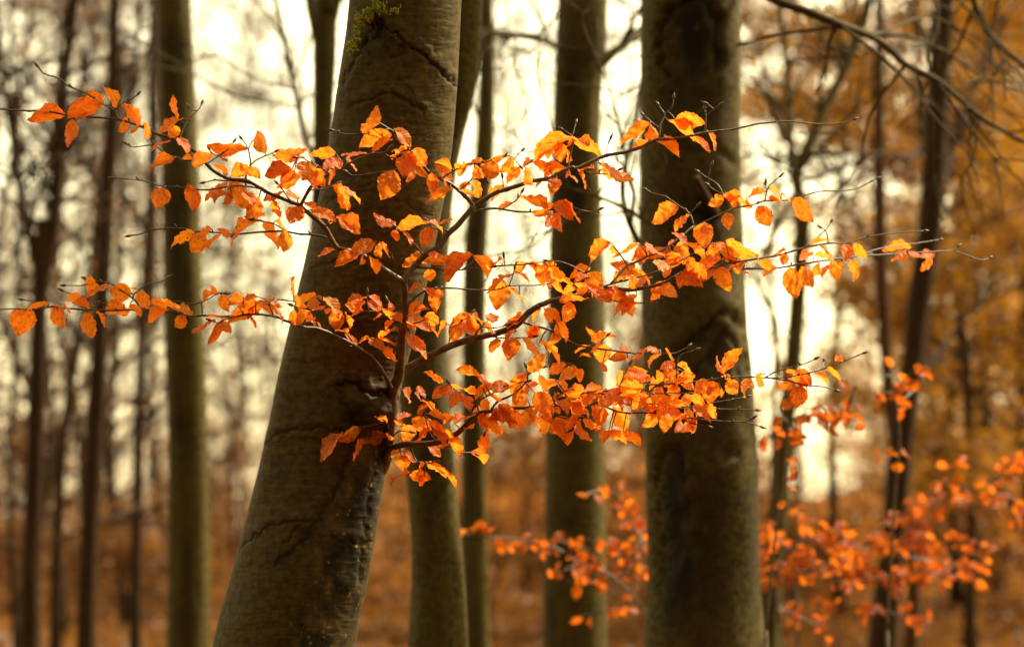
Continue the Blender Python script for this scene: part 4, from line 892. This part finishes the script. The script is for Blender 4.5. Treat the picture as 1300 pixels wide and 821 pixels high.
# --- leaves traced tile by tile: tile corner, then base x, y, tip x, y, visible width (tile units), kind p pale r russet y yellow
SC = 6.465
TILES = [
((0,80),"540 425 250 445 130 r;555 440 835 310 125 r;850 320 720 235 90 r;620 445 720 430 50;590 455 590 685 120 r;950 370 855 215 85 y;1005 340 1175 490 85 r;1070 470 980 560 80;1145 520 1065 560 40;1175 510 1275 605 90"),
((180,110),"290 270 275 80 60;345 265 130 370 60;215 410 320 330 90;310 420 400 520 60 p;235 440 90 500 30 p;270 590 95 650 110;430 605 335 580 30;415 660 580 570 105 r;870 510 575 525 85 r;1020 550 930 370 115 y;700 720 610 655 30;730 740 860 660 120;850 660 955 735 80;660 600 700 605 20"),
((180,210),"185 185 135 345 150;380 150 440 355 120 r;700 150 520 270 60;690 240 595 290 20;735 230 690 315 70;720 140 860 340 150;850 215 925 330 80 p;960 265 870 420 110;900 380 995 420 70 r;1000 290 1150 200 60;1065 270 1145 405 55;1270 340 1225 475 130;430 540 235 650 80;520 560 415 705 140;570 520 490 560 60;640 555 525 655 25;740 570 640 525 60 p;745 600 960 455 75;735 590 735 650 30 r;1000 470 1070 540 80;1010 560 1105 670 35;1190 540 1165 690 115;1100 455 1180 530 30;1280 280 1200 190 60 p"),
((340,170),"45 180 300 150 85 r;300 190 180 220 35 p;200 290 0 350 110 r;220 300 100 400 80 r;280 340 70 420 90;340 230 290 375 160 y;340 330 385 440 60;555 160 350 145 85;610 220 470 280 115;390 290 450 425 100;560 310 490 410 50;640 195 745 280 40;810 160 620 158 25 p;525 425 705 600 90;550 415 770 530 60 p;270 595 200 735 115;300 560 385 620 50 p;350 620 560 690 85 p;560 680 740 821 100;580 670 700 780 90 p;510 740 560 690 50;1050 760 875 680 75"),
((440,130),"175 240 265 60 90;180 250 110 180 80;370 260 110 330 130;340 290 190 400 70;380 310 210 335 22 p;395 215 540 350 95 p;545 380 670 520 110;490 395 380 390 30;510 395 470 600 160 r;580 495 650 605 85 p;570 590 480 645 70;395 555 305 780 185;445 415 380 465 20 p;700 575 690 735 100;850 705 640 810 80;720 520 900 670 100 p;870 545 740 490 50;910 705 1000 655 40;960 710 1035 755 35"),
((380,240),"1060 280 810 265 65;795 335 780 425 75;1090 315 1015 465 115;1065 270 1190 325 30 p;1140 285 1245 255 30;850 340 935 440 25 p;1010 520 850 625 80;990 600 1210 610 70 p;1060 655 1075 745 95;1060 540 1190 580 50;620 430 435 520 115;640 445 655 555 65;650 435 755 545 18;310 500 165 530 30 p;480 545 310 640 110;550 550 515 615 45;575 550 640 670 55"),
((560,150),"215 370 150 470 75;340 345 215 385 55 p;270 400 330 490 70 r;315 390 490 450 150;255 515 345 650 80;540 310 440 350 40;590 330 510 430 90;640 400 545 525 85 p;500 540 405 630 70;740 350 640 390 50;685 410 720 550 55;1085 165 785 190 75;925 200 755 360 90;930 210 860 310 60;960 200 985 340 105 y;1085 190 1035 235 35;1050 260 1055 350 25;890 420 760 360 80;1030 405 845 475 55;950 495 905 610 105;820 530 765 560 30;1060 440 1010 485 40;575 685 475 740 45;880 770 655 660 60;1060 465 1115 525 25 p;1130 455 1200 570 22"),
((660,150),"445 190 650 300 95;445 180 560 240 60 p;650 370 895 520 85 p;690 380 760 480 60;660 420 625 460 20;480 430 600 375 30;1055 185 935 235 40;1060 40 815 165 95;1070 50 1150 160 90 p;1190 140 1240 205 35;1120 195 1293 320 40 p;240 790 100 760 70;290 690 430 821 120 y;310 685 530 810 50;280 700 220 800 60 r;250 765 205 890 70;300 770 320 925 85"),
((0,330),"215 390 145 605 195;400 360 230 385 40 r;245 410 305 475 25 r;430 370 540 545 130;520 370 600 420 40 r;740 410 580 365 40;700 420 765 625 120;790 420 860 530 45 r;740 300 755 125 110;900 200 720 300 55;670 300 575 330 45;1080 280 910 250 150;1020 370 870 390 90;1060 400 935 440 80;1070 360 1140 455 70;1130 260 1215 390 105;1140 230 1070 240 20 p"),
((170,340),"140 280 370 320 70;295 340 130 450 45;320 330 485 360 60 p;430 400 345 480 100;670 430 460 495 45;600 405 740 395 25 p;690 455 620 615 115;705 440 800 515 75;690 210 580 250 20;720 220 760 350 90;900 235 780 290 80 r;1000 270 760 420 110;1040 245 870 265 30 p;1050 270 920 395 80;1150 260 1035 275 55 p;1150 275 1195 320 45;1040 300 1120 390 80;1130 310 1250 430 40;950 395 985 485 20 r"),
((330,350),"275 150 245 15 30 r;280 165 365 260 60;460 155 320 175 60;520 190 385 250 90 p;530 245 445 295 35;520 175 665 310 70 p;620 260 640 435 120;690 300 750 410 25;575 265 545 305 35;230 370 400 300 120;380 380 450 345 60;365 285 530 415 45;720 470 630 430 35;800 565 720 480 60 p;895 510 805 535 40;900 510 1010 590 80;970 510 1115 440 30;980 515 1120 545 30;1000 620 1140 680 85;780 280 710 240 65 y;875 180 730 205 50 p;870 215 800 290 50;880 220 1000 285 75;890 165 1025 245 50 p;1075 220 1070 290 50;1005 270 1080 330 50;1095 300 1165 360 70 p;1100 370 1025 420 30;1010 310 935 345 25;850 290 770 330 20"),
((500,300),"230 400 110 435 40;245 420 325 480 45 p;350 415 345 605 115;300 600 115 660 55;330 625 290 740 110;75 690 305 770 70 p;75 695 190 750 50;300 745 370 810 35 p;650 150 450 365 90;640 145 440 205 22;655 155 780 330 100 p;890 185 795 220 40;900 360 835 580 170;965 320 770 430 45;1090 220 965 290 95;1100 220 1260 290 70;1250 230 1240 410 90;1040 310 1115 355 30;960 410 1010 480 30;1030 480 1075 530 20"),
((500,370),"625 185 445 270 85;540 260 480 400 110;540 255 660 345 70 p;620 200 690 340 120;640 190 735 250 40 p;740 260 840 330 60;810 260 800 165 100 y;440 270 350 330 60;1060 215 930 220 60;1040 220 930 290 40;95 360 290 510 75 p;110 365 270 440 60;850 385 795 490 75;1000 380 945 555 140;930 375 920 460 60;1065 385 1210 550 70 p;1200 400 1293 490 30;1190 280 1120 370 90;1000 310 920 370 50;410 745 260 665 55;715 695 530 650 65;690 715 800 745 45 p"),
((640,300),"875 50 690 140 110;760 170 715 210 50;890 80 930 165 45;1110 60 900 145 30;1150 80 1100 230 110;1155 55 1293 165 45 p;365 245 560 380 75;705 260 540 320 70;690 300 810 385 105 y;680 320 580 360 50 p;390 390 485 470 55;600 420 500 480 65;580 385 685 495 45;790 390 680 470 70;1020 280 895 360 95;1030 285 1165 330 65;1020 330 1100 425 80;1165 330 1210 390 20 p;880 410 975 470 60;840 450 915 515 60 r;1010 520 1045 645 95;990 520 1100 560 45 p;330 600 440 690 110;300 600 220 690 50"),
((640,390),"440 120 375 300 110;430 110 535 270 70;415 120 465 160 25 p;220 150 250 245 80;730 275 695 150 60;720 270 830 205 60;830 245 905 235 22;800 300 810 450 140;800 300 690 350 60;720 400 635 385 28;810 455 820 535 60;700 310 590 365 28;1015 420 865 410 70;1035 345 940 370 45;1165 335 1030 450 45 p;1270 345 1165 360 55;1285 350 1180 470 55;510 465 370 530 80;590 480 460 590 95 p;580 500 620 615 75;290 280 500 450 25;290 550 320 690 70 r;430 600 505 680 60 p;420 590 350 680 80;190 530 70 690 70;985 530 910 655 65;1025 510 1190 610 95 p;860 685 990 815 65 p;1150 650 1075 680 50"),
((780,110),"500 270 720 300 120;440 280 645 445 50;640 410 770 525 40 p;755 360 870 495 40"),
((800,210),"400 345 180 450 130;485 400 355 520 50;765 260 655 320 95 y;840 290 850 185 90;765 240 870 335 45;875 280 1005 325 50;800 385 800 510 100;610 470 610 665 155;620 480 620 560 100 r;345 555 470 635 45 p;440 610 410 750 105 p;475 640 590 705 45;530 710 600 760 45;330 690 280 750 40;680 635 690 770 105;700 635 855 785 105 p;780 620 1005 760 90;1110 220 945 250 50;1140 195 1240 230 25;1140 265 1240 290 35;1050 330 1145 485 130 r;1080 330 1145 395 15 p"),
((780,290),"450 310 310 290 85 p;460 330 405 390 50;540 210 420 280 70;600 250 465 300 60;570 250 665 300 80;630 310 515 465 80;610 360 715 465 85 p;880 250 730 330 60;830 330 725 405 65;850 320 935 500 130;900 240 990 275 55;1090 265 930 310 70;1000 300 1035 370 70;1060 350 1110 380 25 p;460 170 410 230 40;510 95 395 180 30 p"),
((920,220),"555 210 720 385 115 r;470 165 550 215 25 p;365 205 465 220 35;690 590 840 515 30;495 625 410 660 40;790 595 890 680 30 p;1000 580 990 700 100;1055 575 1145 690 70;730 675 610 725 60 p;740 670 850 700 40;480 660 490 740 50"),
((940,290),"770 255 810 415 120;920 250 960 420 70;800 280 845 320 25 p;660 145 840 310 28 p;400 320 440 560 140;500 310 590 470 120;300 330 170 380 60;140 270 260 320 50;650 290 610 380 55;350 210 350 290 50;740 300 650 370 50"),
((1060,280),"630 220 415 215 60;580 240 475 340 50;560 260 560 325 70;600 250 700 310 50;790 260 700 300 90;825 265 695 395 50"),
((390,490),"440 350 250 450 95;300 380 105 575 85;665 285 430 390 60;640 390 430 480 125;470 430 350 590 60;550 255 650 280 22;640 390 700 430 35;860 320 800 455 115;860 260 1010 350 110;1000 350 890 430 70;990 260 1255 540 70;1040 340 1140 440 60 p;690 285 830 320 30;740 275 840 240 30;990 230 1150 265 30;960 140 925 240 70;930 110 920 5 80 p;930 120 1050 185 22;780 30 865 125 65;985 485 1105 570 70;1060 490 1170 455 45;760 535 690 570 35;770 560 800 680 120;770 530 870 620 35 p;970 640 895 690 45;840 720 1000 760 90;960 740 910 815 60;975 620 1130 740 65;1000 620 1240 780 40;835 695 660 780 22 p"),
((490,460),"550 200 385 270 85;440 220 560 240 50 p;620 240 540 355 100;660 270 685 380 95;640 290 580 300 30 p;525 175 640 230 35 r;640 220 740 245 45;870 170 725 280 70;750 130 850 180 60 p;840 220 1020 180 100;830 265 960 290 45 r;1130 240 1240 180 70;560 500 640 440 75 p;470 520 560 450 50;760 420 640 440 35;640 545 720 520 25 p;760 430 840 520 95;870 480 810 545 55 p;840 560 775 740 75 r;870 540 945 595 65 y;870 410 985 480 70;990 470 1050 530 60 p;1060 400 1115 545 80;1190 450 1255 530 50 r;1160 300 1040 370 80;700 735 810 820 45 p;780 300 830 380 70"),
((580,460),"640 250 780 420 150;910 450 780 580 130;920 460 1130 620 90;965 555 885 650 40;1040 460 1180 560 60;1050 390 1100 470 30 p;1110 350 1190 500 80;800 240 920 400 90 p;1010 230 915 290 65;930 300 1040 410 100;1260 250 1180 360 90;790 370 840 420 60 r;1180 215 1060 215 30 p;1020 270 1180 260 25"),
((680,440),"620 690 560 790 80;600 690 750 770 90;720 690 865 790 80;640 490 760 670 110;830 470 750 540 60;730 420 900 500 40 p;1000 540 900 655 100;930 540 850 480 50;960 480 990 560 60;490 500 540 620 60;850 395 915 450 25 p"),
((780,420),"500 270 380 300 75;470 320 375 385 45;515 280 640 330 45;560 330 640 475 140 y;760 400 660 510 100;440 400 300 450 70;380 450 320 600 100;490 430 490 605 105;580 515 595 605 75;810 410 790 590 155;780 410 760 510 90 r;650 600 780 735 90;620 520 735 600 70;745 610 855 705 85;440 650 400 820 105;590 690 480 740 60;540 720 490 820 75;655 730 545 820 55;890 345 1010 130 110;885 345 820 220 35 p;890 365 950 395 40;930 400 990 510 110;1045 410 1135 450 70 p;1030 450 1100 540 65 p;1155 380 1225 445 70;870 480 890 540 25;420 150 490 230 25;530 350 440 390 55;250 450 165 490 55"),
((900,420),"690 330 840 440 130 r;640 340 700 330 35;740 350 850 465 25 p;650 400 790 460 25 p;760 450 710 615 130 r;965 310 1085 385 40 r;870 340 975 435 28 p;1100 245 1030 235 15;390 350 470 370 40 r"),
]
TINT = {'': (1, 1, 1, 1), 'p': (1.05, 1.3, 1.4, 1), 'r': (.88, .70, .8, 1), 'y': (1.02, 1.2, 1.15, 1)}
def leaf_matrix(p0, v, depth_dir, width, sgn, Lt, want_up):
    """v: in-picture vector (world metres), depth_dir signed depth part; width visible width in metres"""
    a = v + FWD * depth_dir; L = np.linalg.norm(a); a = a / L
    s1 = np.cross(a, FWD); s1 /= np.linalg.norm(s1); s2 = np.cross(a, s1)
    W = max(.60 * L, width * 1.02, .018)
    c = min(1.0, width / W); s = math.sqrt(1 - c * c) * sgn
    side = s1 * c + s2 * s
    n = np.cross(side, a)
    if (n[2] < 0) == want_up: side = -side; n = -n
    M = Matrix(((side[0] * W, a[0] * L, n[0] * L, p0[0]), (side[1] * W, a[1] * L, n[1] * L, p0[1]), (side[2] * W, a[2] * L, n[2] * L, p0[2]), (0, 0, 0, 1)))
    return M, n

def place_main_leaves():
    rg = random.Random(5); out = []
    stalks = {b: MB() for b in SAMP}
    # leaves of the crowded lower right spray that overlap too much to trace one by one
    S = [s for s in SAMP['E'] if 590 < s[0] < 905 and 465 < s[1] < 535] + [s for s in SAMP['C'] if 690 < s[0] < 900 and 300 < s[1] < 380]
    fill = []
    for i in range(62):
        x, y, _d = rg.choice(S[:] if i < 46 else [s for s in S if s[1] < 400]); an = rg.choice((rg.gauss(.6, .45), rg.gauss(2.4, .5), rg.gauss(-.4, .3))); L = rg.uniform(22, 34)
        x += rg.gauss(0, 2); y += rg.gauss(2, 3); fill.append('%f %f %f %f %f %s' % (x * SC, y * SC, (x + math.cos(an) * L) * SC, (y + math.sin(an) * L) * SC, rg.uniform(10, 18) * SC, rg.choice(('', '', '', 'p', 'y'))))
    for (x0, y0), txt in TILES + [((0, 0), ';'.join(fill))]:
        for it in txt.split(';'):
            f = it.split(); bx, by, tx, ty, w = [float(q) for q in f[:5]]; kind = f[5] if len(f) > 5 else ''
            bx, tx = x0 + bx / SC, x0 + tx / SC; by, ty = y0 + by / SC, y0 + ty / SC; w /= SC
            d2 = (ALLXY[:, 0] - bx) ** 2 + (ALLXY[:, 1] - by) ** 2; i = int(np.argmin(d2))
            gx, gy, D, b = ALL[i]; gap = math.sqrt(d2[i])
            D2 = D + rg.uniform(-.03, .03) - (.012 if b in ('stem', 'A', 'D') else 0)
            D2 = min(D2, trunk_front(bx, by) - .006)
            p0 = at(bx, by, D2)
            if gap > 2:
                q = at(gx, gy, D); mid = (p0 + q) / 2 + np.array((0, 0, .002))
                stalks[b].tube(spline([q, mid, p0], 6), np.linspace(.8 if gap < 10 else 1.0, .6, 6) * mpp(6.2), 5)
            v = (RIGHT * (tx - bx) - UP * (ty - by)) * mpp(D2); v = v * 1.13; L2 = np.linalg.norm(v)
            Lt = max(L2 * 1.04, rg.uniform(.040, .058)); dz = min(math.sqrt(Lt * Lt - L2 * L2), 1.0 * L2)
            room = trunk_front(tx, ty) - .01 - D2
            if room < 1e6: dz = -dz if dz > room or rg.random() < .6 else dz
            elif rg.random() < .5: dz = -dz
            # the blades lie roughly level, their upper sides to the light
            best = None
            for sg in (1, -1):
                M, n = leaf_matrix(p0, v, dz, w * mpp(D2) * 1.06, sg, Lt, True)
                facing = -float(n @ FWD)                 # > 0: upper side seen
                sc = float(n @ SUN) * (1 if facing > 0 else -1)
                if kind in 'py' and kind: sc = sc
                elif kind == 'r': sc = -sc
                else: sc = rg.random() - .5 - sc * .35
                if best is None or sc > best[0]: best = (sc, M)
            out.append((L2 * w, best[1], b, kind, rg.random()))
    out.sort(key=lambda r: -r[0])
    rest = MB()
    for k, (ar, M, b, kind, q) in enumerate(out):
        narrow = rg.random() < .25
        me = (LEAVES if narrow else FLAT)[rg.randrange(1000) % len(LEAVES if narrow else FLAT)]
        if k < 298:
            o = link('leaf', me, branches[b]); o.matrix_local = Matrix.Translation(-Vector(MAINLOC)) @ M
            t = TINT[kind]; j = .9 + .2 * q; g = .90 + .22 * rg.random()
            o.color = (t[0] * j, t[1] * j * g, t[2] * j * g, 1)
        else:
            V = np.array([M @ v.co for v in me.vertices]); rest.add(V, [tuple(p.vertices) for p in me.polygons])
            rest.uv = getattr(rest, 'uv', []) + [np.array([me.uv_layers[0].data[l].uv for p in me.polygons for l in p.loop_indices])]
    if rest.n:
        o = rest.build('small_leaves', LEAF, MAIN, MAINLOC); o['kind'] = 'stuff'
        u = o.data.uv_layers.new(name='UVMap'); u.data.foreach_set('uv', np.vstack(rest.uv).astype(np.float32).ravel())
    for b, m in stalks.items():
        if m.n:
            o = m.build('leaf_stalks', TWIG, branches[b], MAINLOC); o['kind'] = 'stuff'
    print('leaves', len(out))
place_main_leaves()

# ------------------------------------------------------------------ blurred young beeches with orange leaves lower down
def young_beech(label, D, stems, sprays, seed, gap=9.0, size=.056):
    """stems: the visible bough; sprays: rows of picture points that carry leaves"""
    rg = random.Random(seed)
    f = stems[0][0]; c = at(f[0], f[1], D)
    root = thing('young_beech', label, 'young tree', (c[0], c[1], hill(c[0], c[1])), 'young beeches with orange leaves in the understorey')
    g = np.array((c[0], c[1], hill(c[0], c[1]) - .05))
    m = MB(); m.tube(spline([g, g * .6 + c * .4 + np.array((.02, 0, 0)), c], 10), np.linspace(.010, .006, 10), 8)
    m.build('trunk', TWIG, root, root.location)
    for pts in stems + sprays:
        P2 = np.array(pts, float); n = max(6, int(np.hypot(*np.diff(P2, axis=0).T).sum() / 6))
        main = pts in stems
        dd = rg.uniform(-.35, .35)
        Q = spline(np.column_stack((P2, D + dd * np.linspace(0, 1, len(P2)))), n)
        W = np.array([at(*q) for q in Q])
        m = MB(); m.tube(W, np.linspace(2.0 if main else 1.3, 1.0, n) * mpp(D), 6)
        br = m.build('branch', TWIG, root, root.location)
        ln = np.hypot(*np.diff(P2, axis=0).T).sum()
        cnt = int(ln / gap * (0.8 if main else 1.0))
        for _ in range(cnt):
            i = rg.randrange(1 if not main else n // 4, n); p = W[i]
            L = size * rg.uniform(.65, 1.15)
            an = rg.gauss(-.6, 1.1) if rg.random() < .75 else rg.uniform(-3, 3)
            v = RIGHT * math.cos(an) * L + UP * math.sin(an) * L; sgn = rg.choice((-1, 1))
            v = v * rg.uniform(.55, 1); dz = math.sqrt(max(0, L * L - v @ v)) * rg.choice((-1, 1))
            M, _n = leaf_matrix(p + np.array((rg.gauss(0, .016), rg.gauss(0, .03), rg.gauss(0, .016))), v, dz, L * .6 * rg.uniform(.45, 1), sgn, L, True)
            o = link('leaf', LEAVES[rg.randrange(len(LEAVES))], br)
            o.matrix_local = Matrix.Translation(-root.location) @ M
            j = .42 + .3 * rg.random(); o.color = (j, j * rg.uniform(.72, 1.05), j * .9, 1)
    return root
young_beech('young beech whose long bough of orange leaves fills the lower right corner', 11.0,
    [[(1010, 735), (1030, 722), (1062, 710), (1098, 692), (1140, 682), (1172, 656), (1204, 632), (1250, 612), (1310, 592)]],
    [[(1098, 692), (1120, 668), (1140, 658), (1165, 640), (1190, 612)], [(1172, 656), (1195, 622), (1215, 590), (1235, 585)], [(1204, 632), (1240, 640), (1270, 628), (1300, 640)],
     [(1062, 710), (1090, 722), (1130, 730), (1180, 725), (1230, 735)], [(1140, 682), (1170, 690), (1205, 700), (1240, 705)], [(1250, 612), (1270, 600), (1285, 585), (1300, 560)], [(1000, 760), (1060, 770), (1120, 775), (1180, 790)],
     [(1000, 700), (1060, 690), (1120, 700), (1180, 712), (1240, 720)], [(980, 720), (1050, 728), (1120, 735), (1200, 742)], [(1100, 700), (1150, 690), (1200, 682), (1260, 690)],
     [(1250, 610), (1275, 640), (1300, 660)], [(1200, 700), (1215, 720), (1240, 735)]], 41, 5.6)
young_beech('young beech crowding orange leaves against the foot of the scarred trunk, right side of it', 10.4,
    [[(990, 790), (985, 740), (1000, 700), (1030, 684), (1062, 672), (1092, 660)]],
    [[(985, 740), (972, 715), (970, 690), (975, 660)], [(1000, 700), (1020, 712), (1050, 716), (1085, 722)], [(1030, 684), (1018, 660), (1010, 645)], [(990, 730), (1015, 735), (1050, 735), (1080, 745)],
     [(985, 770), (1010, 780), (1050, 800)], [(1000, 705), (985, 690), (975, 680), (968, 700)], [(1062, 672), (1080, 690), (1100, 700)], [(1010, 700), (1040, 700), (1070, 696)]], 42, 5.2)
young_beech('young beech with a low orange spray across the straight beech with a dark limb', 10.0,
    [[(835, 800), (800, 752), (770, 728), (735, 712), (700, 694), (650, 684), (610, 680), (560, 672)]],
    [[(770, 728), (750, 700), (722, 690), (705, 684)], [(800, 752), (790, 715), (780, 696), (760, 688), (740, 684)], [(800, 752), (815, 720), (816, 690), (812, 668), (805, 640)], [(735, 712), (720, 722), (700, 730)], [(812, 690), (800, 660), (794, 640)],
     [(790, 720), (806, 700), (812, 685)], [(770, 735), (745, 735), (720, 738)], [(800, 760), (780, 775), (740, 780)], [(794, 640), (770, 622), (740, 628)], [(700, 694), (680, 696), (640, 692)]], 43, 7.0)
young_beech('young beech with rusty leaves hanging beside the slim splitting stem', 8.6,
    [[(972, 800), (982, 700), (994, 610), (1002, 540), (1030, 528), (1056, 536), (1072, 528), (1082, 500)]],
    [[(1002, 540), (990, 520), (996, 495), (1000, 470)], [(1006, 545), (988, 548), (975, 555)], [(1030, 528), (1044, 518), (1052, 530), (1066, 534)], [(1072, 530), (1080, 512), (1084, 496), (1086, 490)], [(1002, 545), (1012, 560), (1010, 575)], [(1000, 500), (1008, 485), (1012, 480)]], 44, 11.0)
young_beech('young beech with scattered rusty leaves before the dark leaning trunk at mid height', 9.2,
    [[(1126, 800), (1134, 660), (1142, 560), (1139, 520), (1136, 500), (1150, 480), (1166, 466)]],
    [[(1136, 500), (1124, 498), (1112, 505)], [(1140, 512), (1155, 500), (1165, 490)], [(1150, 480), (1140, 478), (1118, 476)], [(1140, 600), (1124, 590), (1112, 600)]], 45, 15.0)
